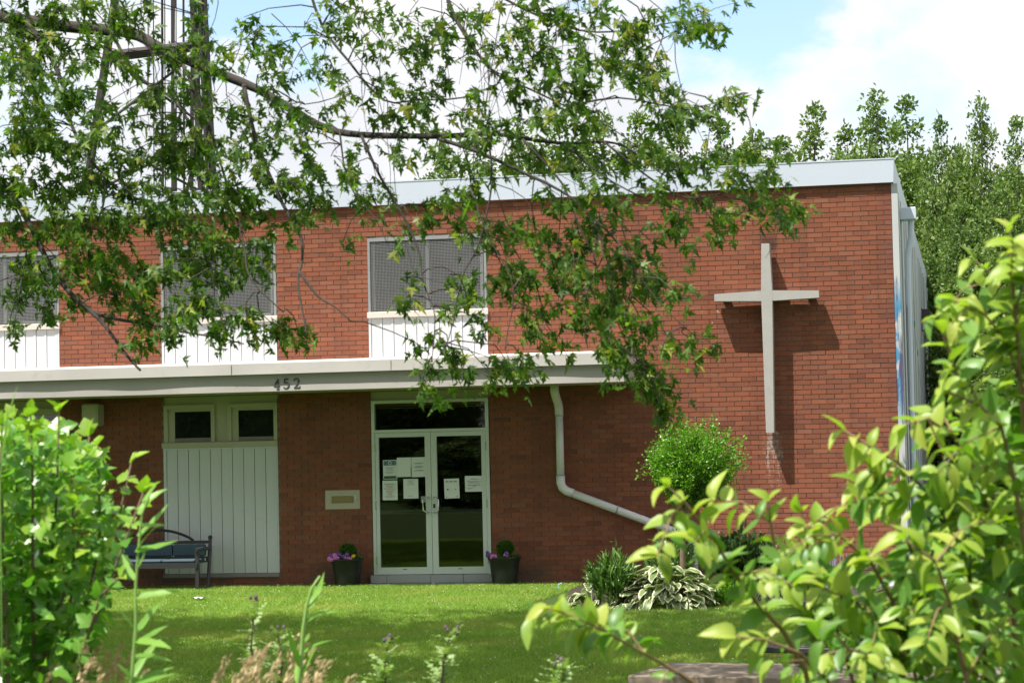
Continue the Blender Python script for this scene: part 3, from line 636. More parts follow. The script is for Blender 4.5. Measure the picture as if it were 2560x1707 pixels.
o = thing('letter_plate', (-7.9, 0, 1.1), 'tan wall plate with brass letter slot on shaded brick beside the doors', 'letterbox')
m_ = MB(); m_.bbox(-8.15, -7.637, -.022, .0, 1.104, 1.378, .006); m_.build('back_plate', MAT['tan_paint'], o)
m_ = MB(); m_.bbox(-8.055, -7.735, -.034, -.022, 1.195, 1.292, .005); m_.box(-8.035, -7.755, -.038, -.034, 1.208, 1.28); m_.build('slot_flap', MAT['brass'], o)
m_ = MB(); m_.bbox(-7.712, -7.678, -.034, -.022, 1.225, 1.308, .004); m_.build('bell_push', MAT['sill_wood'], o)
o = thing('alarm_box', (-11.64, -.1, 2.38), 'olive wall box high under the canopy above the shrub', 'box')
m_ = MB(); m_.bbox(-11.765, -11.515, -.24, -.008, 2.38, 2.71, .02); m_.build('casing', MAT['beige_wood'], o)
m_ = MB(); m_.box(-11.74, -11.54, -.246, -.2402, 2.42, 2.69); m_.build('front_cover', MAT['beige_wood'], o)
o = thing('wall_lamp', (.15, 13.3, 4.3), 'dark wedge-shaped floodlight on the pale painted side wall', 'lamp')
m_ = MB(); m_.poly([(.087, 13.0, 4.180), (.087, 13.0, 4.460), (.24, 13.0, 4.460), (.26, 13.0, 4.340)]); m_.poly([(.087, 13.45, 4.180), (.26, 13.45, 4.340), (.24, 13.45, 4.460), (.087, 13.45, 4.460)])
m_.poly([(.087, 13, 4.460), (.087, 13.45, 4.460), (.24, 13.45, 4.460), (.24, 13, 4.460)]); m_.poly([(.24, 13, 4.460), (.24, 13.45, 4.460), (.26, 13.45, 4.340), (.26, 13, 4.340)]); m_.build('hood', MAT['black_metal'], o)
m_ = MB(); m_.box(.086, .10, 12.95, 13.5, 4.040, 4.480); m_.build('back_plate', MAT['black_metal'], o)
m_ = MB(); m_.poly([(.101, 13.0, 4.178), (.26, 13.0, 4.335), (.20, 13.0, 4.100), (.101, 13.0, 4.050)]); m_.poly([(.26, 13.0, 4.335), (.26, 13.45, 4.335), (.20, 13.45, 4.100), (.20, 13, 4.100)]); m_.poly([(.20, 13, 4.100), (.20, 13.45, 4.100), (.101, 13.45, 4.050), (.101, 13, 4.050)]); m_.build('lens', MAT['lens'], o)

# ------------------------------------------------------------------ bench
bn = thing('bench', (-10.55, -.7, 0), 'black metal garden bench with arched back and blue-grey cushions', 'bench')
bx0, bx1 = -11.36, -9.745
for x in (bx0+.03, bx1-.03):
    m_ = MB(); m_.tube([(x-.0, -.50, .012), (x, -.44, .30), (x, -.42, .42), (x, -.37, .72)], .026, 6); m_.build('leg', MAT['black_metal'], bn)
    m_ = MB(); m_.box(x-.026, x+.026, -.95, -.90, .012, .58); m_.build('leg', MAT['black_metal'], bn)
    m_ = MB(); m_.tube([(x, -.98, .585), (x, -.7, .60), (x, -.40, .585)], .028, 6); m_.build('armrest', MAT['black_metal'], bn)
    m_ = MB(); m_.lathe([(.001, .775), (.022, .768), (.034, .745), (.034, .735), (.022, .715), (.012, .70)], (x, -.37, 0), 12); m_.build('finial', MAT['black_metal'], bn, smooth=True)
m_ = MB(); m_.box(bx0+.02, bx1-.02, -.40, -.37, .655, .70); m_.box(bx0+.02, bx1-.02, -.43, -.40, .45, .475); m_.build('back_rail', MAT['black_metal'], bn)
arc = [((bx0+.28)+(bx1-bx0-.56)*t, -.375, .70+.155*math.sin(math.pi*t)**.8) for t in np.linspace(0, 1, 17)]
m_ = MB(); m_.tube(arc, .021, 6); m_.build('arch', MAT['black_metal'], bn)
for x in (-10.62, -10.54, -10.47):
    m_ = MB(); m_.box(x-.007, x+.007, -.382, -.368, .70, .845); m_.build('spindle', MAT['black_metal'], bn)
for i in range(27):
    x = bx0+.07+i*.0565; m_ = MB(); m_.box(x, x+.022, -.428, -.412, .40, .46); m_.build('slat', MAT['black_metal'], bn)
for i in range(9):
    y_ = -.93+i*.058; m_ = MB(); m_.box(bx0+.05, bx1-.05, y_, y_+.04, .395, .412); m_.build('seat_slat', MAT['black_metal'], bn)
m_ = MB(); m_.box(bx0+.02, bx1-.02, -.965, -.935, .335, .40); m_.build('front_rail', MAT['black_metal'], bn)
for i in range(3):
    xa = bx0+.06+i*(bx1-bx0-.12)/3; xb = xa+(bx1-bx0-.12)/3-.02
    m_ = MB(); m_.bbox(xa, xb, -.465, -.41, .478, .652, .018); m_.build('back_cushion', MAT['cushion'], bn)
    m_ = MB(); m_.bbox(xa, xb, -.93, -.47, .414, .452, .014); m_.build('seat_cushion', MAT['cushion'], bn)

# ------------------------------------------------------------------ foliage tools
def tri(faces):
    T = []
    for f in faces:
        for i in range(1, len(f)-1): T.append((f[0], f[i], f[i+1]))
    return np.array(T, dtype=np.int32)
def fan_leaf(half, centre, fold=.3, curl=.25, petiole=.35):
    """leaf from one half of its outline (base to tip); fold lifts the halves, curl bends the tip"""
    R_ = list(half); L_ = [(-x, y) for x, y in reversed(half[1:-1])]
    out = R_+L_; V = [(centre[0], centre[1])]+out
    V3 = [(x, y, fold*abs(x)-curl*y*y) for x, y in V]; n = len(out)
    F = [(0, 1+i, 1+(i+1) % n) for i in range(n)]
    if petiole:
        o = len(V3); V3 += [(.012, .02, 0), (-.012, .02, 0), (-.008, -petiole, .04), (.008, -petiole, .04)]; F.append((o, o+1, o+2, o+3))
    return np.array(V3), tri(F)
MAPLE_HALF = [(0, 0), (.10, .03), (.42, -.08), (.20, .13), (.36, .22), (.62, .46), (.34, .40), (.27, .46), (.085, .33), (.15, .58), (.30, .70), (.14, .76), (.09, .92), (0, 1.15)]
MAPLE = fan_leaf(MAPLE_HALF, (0, .25), .25, .30, .5)
MAPLE2 = fan_leaf(MAPLE_HALF, (0, .25), .95, .45, .5)
MAPLE3 = fan_leaf(MAPLE_HALF, (0, .25), -.55, .55, .5)
LOBED = fan_leaf([(0, 0), (.20, .04), (.30, .16), (.52, .40), (.36, .47), (.26, .48), (.32, .62), (.20, .76), (.12, .86), (0, 1.0)], (0, .3), .25, .22, .2)
def strip_leaf(ws, ys, fold=.25, curl=.3, petiole=.12):
    V = []; F = []
    for w_, y in zip(ws, ys): z = -curl*y*y; V += [(-w_, y, fold*w_+z), (0, y, z), (w_, y, fold*w_+z)]
    for i in range(len(ws)-1):
        a = 3*i; F += [(a, a+1, a+4, a+3), (a+1, a+2, a+5, a+4)]
    if petiole: o = len(V); V += [(.01, .01, 0), (-.01, .01, 0), (-.01, -petiole, .01), (.01, -petiole, .01)]; F.append((o, o+1, o+2, o+3))
    return np.array(V), tri(F)
OVATE = strip_leaf([.0, .15, .25, .28, .22, .11, .0], [0, .10, .28, .48, .70, .88, 1.0], .45, .30)
OVATE2 = strip_leaf([.0, .13, .22, .24, .19, .09, .0], [0, .10, .28, .48, .70, .88, 1.0], .15, -.12)
OVATE3 = strip_leaf([.0, .16, .27, .30, .24, .12, .0], [0, .10, .28, .48, .70, .88, 1.0], .55, .55)
LANCE = strip_leaf([.0, .07, .10, .09, .05, 0], [0, .15, .38, .62, .84, 1.0], .4, .25, 0)
DIA = (np.array([(0, 0, 0), (.33, .45, .06), (0, 1, -.1), (-.33, .45, .06)]), np.array([(0, 1, 2), (0, 2, 3)], dtype=np.int32))
def frames(pos, axis, nrm, size):
    y = axis/np.linalg.norm(axis, axis=1, keepdims=True)
    x = np.cross(y, nrm); ln = np.linalg.norm(x, axis=1, keepdims=True); x = x/np.maximum(ln, 1e-6); z = np.cross(x, y)
    M = np.zeros((len(pos), 4, 4)); M[:, :3, 0] = x*size[:, None]; M[:, :3, 1] = y*size[:, None]; M[:, :3, 2] = z*size[:, None]; M[:, :3, 3] = pos; M[:, 3, 3] = 1
    M[:, :3, 0] *= RNG.uniform(.72, 1.2, len(pos))[:, None]; M[:, :3, 2] *= RNG.uniform(.5, 1.6, len(pos))[:, None]
    return M
def joined(name, tmpl, M, mat, parent, **props):
    V, T = tmpl
    W = np.einsum('nij,vj->nvi', M[:, :3, :3], V)+M[:, None, :3, 3]
    TT = (T[None]+(np.arange(len(M))*len(V))[:, None, None]).reshape(-1, 3)
    return put(name, fast_mesh(name, W.reshape(-1, 3), TT, mat), parent, **props)
def leaf_meshes(tmpls, mat): return [fast_mesh('leaf', V, T, mat) for V, T in tmpls]
def foliage(parent, tmpls, M, mat, n_single=300, name='leaf', mass='foliage'):
    """largest leaves in the picture as parts of their own, the rest as one mass"""
    x, y, d = to_px(M[:, :3, 3]); size = np.linalg.norm(M[:, :3, 1], axis=1)/np.maximum(d, .1)
    size[(x < 5) | (x > 2347) | (y < 5) | (y > 1563) | (d < .2)] = 0
    order = np.argsort(-size); k = min(n_single, int((size > 0).sum()))
    meshes = leaf_meshes(tmpls, mat); gl = Matrix.Translation(-gloc(parent))
    for q, i in enumerate(order[:k]):
        o = bpy.data.objects.new(name, meshes[q % len(meshes)]); col.objects.link(o); o.parent = parent; o.matrix_local = gl @ Matrix(M[i].tolist())
    r = order[k:]
    for q, t in enumerate(tmpls):
        sel = r[q::len(tmpls)]
        if len(sel): joined(mass, t, M[sel], mat, parent, kind='stuff')
def unit(a): return a/np.maximum(np.linalg.norm(a, axis=1, keepdims=True), 1e-9)
def rdir(n): return unit(RNG.normal(size=(n, 3)))
def petal_blob(mb, c, r, mi=0, n=7):
    for k in range(n):
        t = 2*math.pi*k/n+random.random(); d = Vector((math.cos(t), math.sin(t)*.6-.5, .35)); u = d.cross(Vector((0, 0, 1))).normalized()
        c_ = Vector(c); mb.poly([c_, c_+d*r*.6+u*r*.45, c_+d*r, c_+d*r*.6-u*r*.45], mi)

# ------------------------------------------------------------------ planters by the doors
def planter(x, y, label, r, hball, cols, seed):
    random.seed(seed); rng = np.random.default_rng(seed)
    p = thing('planter', (x, y, .012), label, 'planter', 'black flower pots flanking the doors')
    prof = [(.0, .0), (.165, .0), (.172, .02), (.195, .20), (.212, .335), (.218, .345), (.224, .36), (.236, .385), (.238, .40), (.225, .40), (.215, .37), (.205, .36)]
    m = MB(); m.lathe([(a*r, b_) for a, b_ in prof], (x, y, .012), 28); m.build('pot', MAT['black_plastic'], p, smooth=True)
    m = MB(); m.lathe([(0.001, .385), (.12*r, .38), (.215*r, .368)], (x, y, 0), 20); m.build('potting_soil', MAT['soil'], p)
    n = 1500; d = unit(rng.normal(size=(n, 3))); pos = np.array([x+.02*r, y, .49+hball])+d*np.array([.115, .115, .105])*(rng.uniform(.6, 1.05, (n, 1)))
    M = frames(pos, unit(d+rng.normal(size=(n, 3))*.6+np.array([0, 0, .5])), rng.normal(size=(n, 3)), rng.uniform(.018, .035, n)); joined('clipped_ball', DIA, M, MAT['conifer'], p)
    n = 260; a = rng.uniform(0, 6.28, n); q = np.sqrt(rng.uniform(.15, 1, n))*.21*r
    pos = np.stack([x+np.cos(a)*q, y+np.sin(a)*q, .39+rng.uniform(0, .05, n)], 1)
    M = frames(pos, unit(np.stack([np.cos(a), np.sin(a), rng.uniform(.2, 1, n)], 1)), rng.normal(size=(n, 3)), rng.uniform(.03, .05, n)); joined('leaves', DIA, M, MAT['blade_green'], p, kind='stuff')
    for (dx, dz, rr, mt) in cols:
        m = MB(); rr *= 1.2; m.lathe([(.001, .006), (rr*.35, .010), (rr*.75, .0), (rr, -.012), (rr*.8, -.02)], (0, 0, 0), 9)
        for i in range(len(m.v)): vx, vy, vz = m.v[i]; m.v[i] = (x+dx+vx+random.uniform(-.006, .006), y-.17*r-vz-.02, .43+dz+vy*.9+random.uniform(-.006, .006))
        m.build('flower', MAT[mt], p)
planter(-7.765, -.30, 'black flower pot with pink and yellow blooms beside the letter slot', 1.0, .02, [(-.19, -.01, .042, 'pink'), (-.13, .035, .036, 'pink'), (-.10, -.012, .046, 'pink'), (-.17, .03, .035, 'violet'), (-.06, .045, .03, 'violet'), (.0, .02, .028, 'violet'), (.085, -.02, .038, 'pink'), (.03, .0, .028, 'pink'), (.145, .025, .024, 'yellow'), (.05, .04, .03, 'violet')], 3)
planter(-5.475, -.32, 'black flower pot with few pink flowers below the drainpipe side', 1.0, .04, [(-.13, -.005, .036, 'pink'), (-.09, -.012, .03, 'pink'), (.06, .01, .03, 'pink'), (-.19, .02, .035, 'violet'), (.07, .03, .03, 'violet'), (-.2, .05, .022, 'violet')], 4)

# ------------------------------------------------------------------ ball-headed tree
bt = thing('ball_tree', (-2.42, -4.6, 0), 'small round-headed clipped tree on a thin stem in front of the brick wall', 'tree')
m_ = MB(); m_.tube([(-2.42, -4.6, 0), (-2.415, -4.6, .5), (-2.40, -4.6, .9), (-2.36, -4.6, 1.12), (-2.33, -4.6, 1.3)], [.040, .034, .032, .030, .02], 8); m_.build('trunk', MAT['stem_brown'], bt, smooth=True)
rng = np.random.default_rng(21); C0 = np.array([-2.27, -4.6, 1.66])
tw = MB(); LP = []; LD = []
for i in range(400):
    d = unit(rng.normal(size=(1, 3)))[0]; d[2] = d[2]*.9+.12
    az_ = math.atan2(d[1], d[0]); ln = rng.uniform(.62, 1.04)*(1+.10*math.sin(3*az_+1)+.08*math.sin(7*d[2]+2*az_)); e = C0+d*np.array([.58, .56, .52])*ln
    if d[2] < -.55: e = C0+d*np.array([.56, .56, .55])*ln*.95+np.array([-.03, 0, -.03])
    s = np.array([-2.35, -4.6, 1.14])+ (e-np.array([-2.35, -4.6, 1.14]))*.25
    if i % 3 == 0: tw.tube([s, (s+e)/2+rng.normal(size=3)*.03, e], [.006, .004, .002], 4, caps=False)
    for k in range(46):
        t = rng.uniform(.40, 1.06); LP.append(s+(e-s)*t+rng.normal(size=3)*.03); LD.append(d*.8+rng.normal(size=3)*.7+np.array([0, -.1, .4]))
for e in ((-2.95, -4.6, 1.55), (-2.88, -4.55, 1.68), (-2.80, -4.5, 1.86), (-2.62, -4.6, 2.05), (-2.1, -4.6, 2.22), (-1.98, -4.5, 2.12), (-1.62, -4.6, 1.98), (-1.60, -4.6, 1.62), (-1.78, -4.6, 1.38), (-2.5, -4.7, 2.14)):
    e = np.array(e); s = C0+(e-C0)*.6
    tw.tube([s, e], [.004, .002], 4, caps=False)
    for k in range(34): LP.append(s+(e-s)*rng.uniform(.1, 1.03)+rng.normal(size=3)*.022); LD.append(unit((e-s)[None])[0]*.6+rng.normal(size=3)*.7)
LP = np.array(LP); M = frames(LP, np.array(LD), rng.normal(size=LP.shape)+np.array([0, -.3, .9]), rng.uniform(.026, .046, len(LP)))
joined('crown', DIA, M, MAT['box_leaf'], bt); tw.build('twigs', MAT['twig'], bt, kind='stuff')

# ------------------------------------------------------------------ garden bed plants
def hosta_mesh(ln, wd, arch, droop):
    m = MB(); n = 7; prof = [0.05, .52, .88, 1.0, .88, .58, .0]
    for i in range(n):
        t = i/(n-1); yv = ln*(math.sin(t*arch)/max(math.sin(arch), .3) if arch > .2 else t); z = ln*(.55*t-droop*t*t)
        wv = wd*prof[i]
        for u in (-1, -.70, 0, .70, 1): m.v.append((u*wv, yv, z+(.16*abs(u)*wv)+.01*math.sin(i*2.1+u*3)))
    for i in range(n-1):
        for j in range(4): a = i*5+j; m.f.append((a, a+1, a+6, a+5)); m.mi.append(1 if j in (0, 3) or i == n-2 else 0)
    return m.mesh('leaf', [MAT['hosta_green'], MAT['hosta_white']], True)
HM = [hosta_mesh(.36, .085, .9, .55), hosta_mesh(.34, .075, .8, .8), hosta_mesh(.38, .07, 1.0, 1.0), hosta_mesh(.30, .09, .7, .35)]
def hosta(x, y, label, n, sc_, rad, hgt, seed):
    r = random.Random(seed); h = thing('hosta', (x, y, 0), label, 'plant', 'variegated plants in the bed')
    for i in range(n):
        t = i/n; a = r.uniform(0, 6.283); q = math.sqrt(r.random())*rad
        o = put('leaf', HM[r.randrange(4)], h, loc=(math.cos(a)*q, math.sin(a)*q*.8, .06+hgt*(1-(q/rad)**1.6)*r.uniform(.75, 1.05)))
        s = sc_*r.uniform(.75, 1.15); o.scale = (s, s, s); o.rotation_euler = (r.uniform(-.55, .25)-.25*(q/rad), r.uniform(-.4, .4), a-math.pi/2+r.uniform(-.7, .7))
    st_ = MB()
    for i in range(14): a = r.uniform(0, 6.28); st_.tube([(x, y, 0), (x+math.cos(a)*rad*.5, y+math.sin(a)*rad*.4, hgt*.8)], [.008, .005], 4)
    st_.build('stalks', MAT['stem_green'], h, kind='stuff')
hosta(-2.55, -4.95, 'large clump of white-edged broad leaves under the round-headed tree', 260, .70, .54, .45, 1)
hosta(-3.50, -4.75, 'small white-edged leafy tuft at the lawn corner of the bed', 34, .62, .17, .26, 2)
hosta(-1.28, -3.7, 'white-edged leafy clump half hidden behind the shrub branches', 60, .8, .34, .28, 3)
def blade_clump(name, x, y, label, n, h, spread, wd, mat, seed, tmpl=LANCE, cat='plant'):
    rng = np.random.default_rng(seed); p = thing(name, (x, y, 0), label, cat)
    P = []; A = []; S = []
    st_ = MB()
    for i in range(n):
        a = rng.uniform(0, 6.283); q = spread*math.sqrt(rng.random()); hh = h*rng.uniform(.6, 1.05)*(1-.35*q/spread)
        b0 = np.array([x+math.cos(a)*q*.35, y+math.sin(a)*q*.35, 0]); b1 = np.array([x+math.cos(a)*q, y+math.sin(a)*q, hh])
        if i % 3 == 0: st_.tube([b0, (b0+b1)/2+np.array([0, 0, .04]), b1], [.005, .004, .002], 4, caps=False)
        for k in range(9):
            t = rng.uniform(.35, 1.0); P.append(b0+(b1-b0)*t); A.append((b1-b0)/np.linalg.norm(b1-b0)+rng.normal(size=3)*.45+np.array([math.cos(a)*.3, math.sin(a)*.3, .2])); S.append(wd*rng.uniform(.7, 1.3))
    P = np.array(P); M = frames(P, np.array(A), rng.normal(size=P.shape), np.array(S)); joined('leaves', tmpl, M, mat, p, kind='stuff'); st_.build('stems', MAT['stem_green'], p, kind='stuff'); return p
pl = blade_clump('daylily', -3.19, -4.95, 'dark green clump of narrow upright leaves beside the white-edged plants', 110, .74, .30, .13, MAT['blade_green'], 5)
m_ = MB(); petal_blob(m_, (-3.2, -4.98, .79), .035); m_.build('flower', MAT['pale_herb'], pl)
blade_clump('leafy_bush', -2.62, -4.2, 'narrow-leaved dark plant against the wall behind the tree stem', 110, .92, .30, .13, MAT['blade_green'], 6)
blade_clump('low_bush', -1.83, -4.9, 'low bright green bushy plant at the end of the white-edged clump', 80, .36, .24, .05, MAT['box_leaf'], 7, OVATE)
pe = blade_clump('peony', -1.9, -2.6, 'dark glossy bush dotted with pink blooms near the brick wall', 120, .92, .44, .12, MAT['peony'], 8, OVATE2)
for i in range(9):
    m_ = MB(); petal_blob(m_, (-1.9+random.uniform(-.4, .4), -2.9+random.uniform(-.1, .1), random.uniform(.45, .85)), .04); m_.build('flower', MAT['orange'] if i % 2 else MAT['pink'], pe)
blade_clump('aster', -1.28, -2.5, 'tall pale green feathery plant in front of the sunny wall', 110, .82, .30, .06, MAT['pale_herb'], 9)
pe = blade_clump('lavender', -.82, -1.5, 'grey-violet flowering herb near the brown planter box', 90, .42, .26, .05, MAT['pale_herb'], 10)
for i in range(26):
    x_, y_ = -.82+random.uniform(-.25, .25), -1.5+random.uniform(-.2, .1); m_ = MB(); m_.tube([(x_, y_, .30), (x_+random.uniform(-.03, .03), y_, .46)], [.010, .004], 4); m_.build('flower', MAT['lavender'], pe)
pb = thing('planter_box', (-.46, -.9, .03), 'brown slatted wooden planter box on grey slabs by the corner', 'planter')
for k in range(6):
    m_ = MB(); m_.bbox(-.60, -.325, -.92+.0, -.60, .035+k*.058, .035+k*.058+.05, .004); m_.build('slat', MAT['dark_wood'], pb)
m_ = MB(); m_.box(-.32, -.29, -.94, -.58, .03, .40); m_.box(-.635, -.605, -.94, -.58, .03, .40); m_.build('corner_post', MAT['old_wood'], pb)
for i, mt in enumerate(('orange', 'yellow', 'orange', 'yellow')):
    m_ = MB(); petal_blob(m_, (-.66+.02*i, -.96, .42-.03*i), .024); m_.build('flower', MAT[mt], pb)

# ------------------------------------------------------------------ picnic tables
def picnic(name, label, cxy, rot, L, W, ztop, zseat, mat, nplank, seat_gap):
    t = thing(name, (cxy[0], cxy[1], 0), label, 'picnic table'); t.rotation_euler = (0, 0, rot)
    pw = W/nplank
    def part(nm, m): me = m.mesh(nm, mat); o = bpy.data.objects.new(nm, me); col.objects.link(o); o.parent = t
    for k in range(nplank): part('top_plank', MB().bbox(-L/2+random.uniform(-.01, .01), L/2+random.uniform(-.01, .01), -W/2+k*pw+.004, -W/2+(k+1)*pw-.004, ztop-.04, ztop+random.uniform(-.002, .002), .005))
    for sgn in (-1, 1):
        for k in range(2):
            y = sgn*(W/2+seat_gap)+k*.135*sgn; part('seat_plank', MB().bbox(-L/2, L/2, min(y, y+sgn*.13), max(y, y+sgn*.13), zseat-.04, zseat, .005))
    for x in (-L/2+.3, L/2-.3):
        part('crossbar', MB().box(x-.02, x+.02, -W/2-seat_gap-.25, W/2+seat_gap+.25, zseat-.14, zseat-.042)); part('cleat', MB().box(x-.02, x+.02, -W/2+.03, W/2-.03, ztop-.13, ztop-.042))
        for sgn in (-1, 1): part('leg', MB().tube([(x+.04, sgn*(W/2+seat_gap*.7), 0), (x+.04, sgn*W*.22, ztop-.05)], .045, 4))
    return t
picnic('picnic_table', 'weathered grey-brown wooden picnic table at the bottom edge of the picture', (.35, -19.85), -.16, 2.0, .72, .76, .45, MAT['old_wood'], 5, .22)
picnic('picnic_table', 'black picnic table glimpsed through the leafy branches', (.22, -14.25), -.25, 1.2, .70, .74, .44, MAT['black_metal'], 5, .20)

# ------------------------------------------------------------------ litter and sprinkler
o = thing('litter', (-8.99, -3.1, .04), 'scrap of white paper lying on the sunny lawn', 'litter')
m_ = MB()
for k in range(5): x = -9.08+k*.036; m_.poly([(x, -3.14, .05+.02*(k % 2)), (x+.036, -3.15, .05+.02*((k+1) % 2)), (x+.04, -3.02, .055+.012*(k % 3)), (x+.004, -3.02, .06)])
m_.build('crumpled_sheet', MAT['white_litter'], o)
o = thing('sprinkler', (-4.5, -1.45, 0), 'tiny pale blue lawn sprinkler on the grass near the wall', 'sprinkler')
m_ = MB(); m_.tube([(-4.5, -1.45, 0), (-4.5, -1.45, .09)], .010, 6); m_.build('stake', MAT['teal'], o); m_ = MB(); m_.tube([(-4.5, -1.45, .088), (-4.455, -1.45, .105)], .008, 6); m_.build('nozzle', MAT['teal'], o)
# ------------------------------------------------------------------ lawn grass: mown turf, patches of blades laid side by side
def grass_patch(seed, side=1.5, n=6200):
    r = np.random.default_rng(seed)
    pos = np.stack([r.uniform(-side/2, side/2, n), r.uniform(-side/2, side/2, n), np.zeros(n)], 1)
    clump = np.sin(pos[:, 0]*5+seed)*np.cos(pos[:, 1]*4.2+seed*2)
    h = r.uniform(.03, .062, n)*(1+.18*clump); a = r.uniform(0, 6.283, n); ln = r.normal(0, .75, (n, 2))
    wd = r.uniform(.0022, .0042, n)
    sx, sy = np.cos(a)*wd, np.sin(a)*wd; top = pos+np.stack([ln[:, 0]*h, ln[:, 1]*h, h], 1); mid = pos+np.stack([ln[:, 0]*h*.35, ln[:, 1]*h*.35, h*.6], 1)
    s_ = np.stack([sx, sy, np.zeros(n)], 1)
    V = np.stack([pos-s_, pos+s_, mid+s_*.8, mid-s_*.8, top], 1).reshape(-1, 3)
    T = np.array([(0, 1, 2), (0, 2, 3), (3, 2, 4)])[None]+(np.arange(n)*5)[:, None, None]
    T = T.reshape(-1, 3); mi = np.zeros(len(T), int)
    nf = 7; fp = np.stack([r.uniform(-side/2, side/2, nf), r.uniform(-side/2, side/2, nf), r.uniform(.045, .07, nf)], 1); rr = .0062
    oct_ = np.array([(1, 0, 0), (0, 1, 0), (-1, 0, 0), (0, -1, 0), (0, 0, 1), (0, 0, -1)])*rr
    FV = (fp[:, None]+oct_[None]).reshape(-1, 3); FT = np.array([(0, 1, 4), (1, 2, 4), (2, 3, 4), (3, 0, 4), (1, 0, 5), (2, 1, 5), (3, 2, 5), (0, 3, 5)])[None]+(np.arange(nf)*6)[:, None, None]
    T = np.concatenate([T, FT.reshape(-1, 3)+len(V)]); V = np.concatenate([V, FV]); mi = np.concatenate([mi, np.ones(nf*8, int)])
    return fast_mesh('grass_patch', V, T, [MAT['grass'], MAT['clover']], mi)
PATCH = [grass_patch(s) for s in (1, 2, 3)]
hold = bpy.data.collections.new('grass_source')
for k, me in enumerate(PATCH): hold.objects.link(bpy.data.objects.new('turf_patch', me))
pts = []; y_ = -15.2
while y_ < -.9:
    x_ = -13.6
    while x_ < 3.2:
        pts.append((x_+random.uniform(-.1, .1), y_+random.uniform(-.08, .08), .0)); x_ += 1.42
    y_ += 1.42
pts = [p for p in pts if not (-4.4 < p[0] < .8 and p[1] > -4.6)]+[(x, -.78, 0) for x in np.arange(-13.5, -4.9, 1.4)]
gm = bpy.data.meshes.new('grass'); gm.from_pydata(pts, [], [])
go = bpy.data.objects.new('grass', gm); col.objects.link(go); go['kind'] = 'stuff'; go['label'] = 'mown lawn dotted with white clover in front of the building'; go['category'] = 'grass'
ng = bpy.data.node_groups.new('lay_turf', 'GeometryNodeTree'); ng.interface.new_socket('Geometry', in_out='INPUT', socket_type='NodeSocketGeometry'); ng.interface.new_socket('Geometry', in_out='OUTPUT', socket_type='NodeSocketGeometry')
gi = ng.nodes.new('NodeGroupInput'); gq = ng.nodes.new('NodeGroupOutput'); ip = ng.nodes.new('GeometryNodeInstanceOnPoints'); ci = ng.nodes.new('GeometryNodeCollectionInfo')
ci.inputs['Collection'].default_value = hold; ci.inputs['Separate Children'].default_value = True; ci.inputs['Reset Children'].default_value = True
ip.inputs['Pick Instance'].default_value = True
rv = ng.nodes.new('FunctionNodeRandomValue'); rv.data_type = 'INT'; rv.inputs[4].default_value = 0; rv.inputs[5].default_value = 3
mu = ng.nodes.new('ShaderNodeMath'); mu.operation = 'MULTIPLY'; mu.inputs[1].default_value = math.pi/2; cx_ = ng.nodes.new('ShaderNodeCombineXYZ')
rs = ng.nodes.new('FunctionNodeRandomValue'); rs.data_type = 'INT'; rs.inputs[4].default_value = 0; rs.inputs[5].default_value = 2; rs.inputs['Seed'].default_value = 5
ng.links.new(gi.outputs[0], ip.inputs['Points']); ng.links.new(ci.outputs[0], ip.inputs['Instance']); ng.links.new(rs.outputs[2], ip.inputs['Instance Index'])
ng.links.new(rv.outputs[2], mu.inputs[0]); ng.links.new(mu.outputs[0], cx_.inputs['Z']); ng.links.new(cx_.outputs[0], ip.inputs['Rotation']); ng.links.new(ip.outputs[0], gq.inputs[0])
md = go.modifiers.new('turf', 'NODES'); md.node_group = ng

# ------------------------------------------------------------------ weeds along the front
def ribbon(mb, pts, w, tw=0.0):
    """strap leaf through pts, tapering both ways"""
    P = [Vector(p) for p in pts]; n = len(P); o = len(mb.v)
    for i, p in enumerate(P):
        d = (P[min(i+1, n-1)]-P[max(i-1, 0)]).normalized(); s = d.cross(Vector((math.sin(tw), -.9, math.cos(tw)))).normalized(); t = i/(n-1)
        ww = w*(.45+.55*math.sin(math.pi*min(1, t*1.6+.12)) if t < .55 else (1-t)/.45*.99+.01)
        mb.v += [tuple(p-s*ww), tuple(p+Vector((0, 0, -.12*ww))), tuple(p+s*ww)]
    for i in range(n-1): a = o+3*i; mb.f += [(a, a+1, a+4, a+3), (a+1, a+2, a+5, a+4)]; mb.mi += [0, 0]
def bez(p0, p1, p2, n=8): return [p0*(1-t)**2+p1*2*t*(1-t)+p2*t*t for t in np.linspace(0, 1, n)]
def reed(label, stem, leaves, d, r0):
    top = [at(x, y, d) for x, y in stem]; base = Vector((top[0].x, top[0].y, 0)); o = thing('reed', base, label, 'reed', 'tall green reeds at the front')
    m = MB(); m.tube([base]+top, [r0]+[r0*(1-.75*i/len(top)) for i in range(len(top))], 6); m.build('stem', MAT['stem_green'], o, smooth=True)
    for (p0, p1, p2, w_) in leaves:
        m = MB(); dd = random.uniform(-.15, .15)
        ribbon(m, bez(at(*p0, d), at(*p1, d+dd*.5), at(*p2, d+dd)), w_, random.uniform(-.4, .4)); m.build('leaf', MAT['reed'], o)
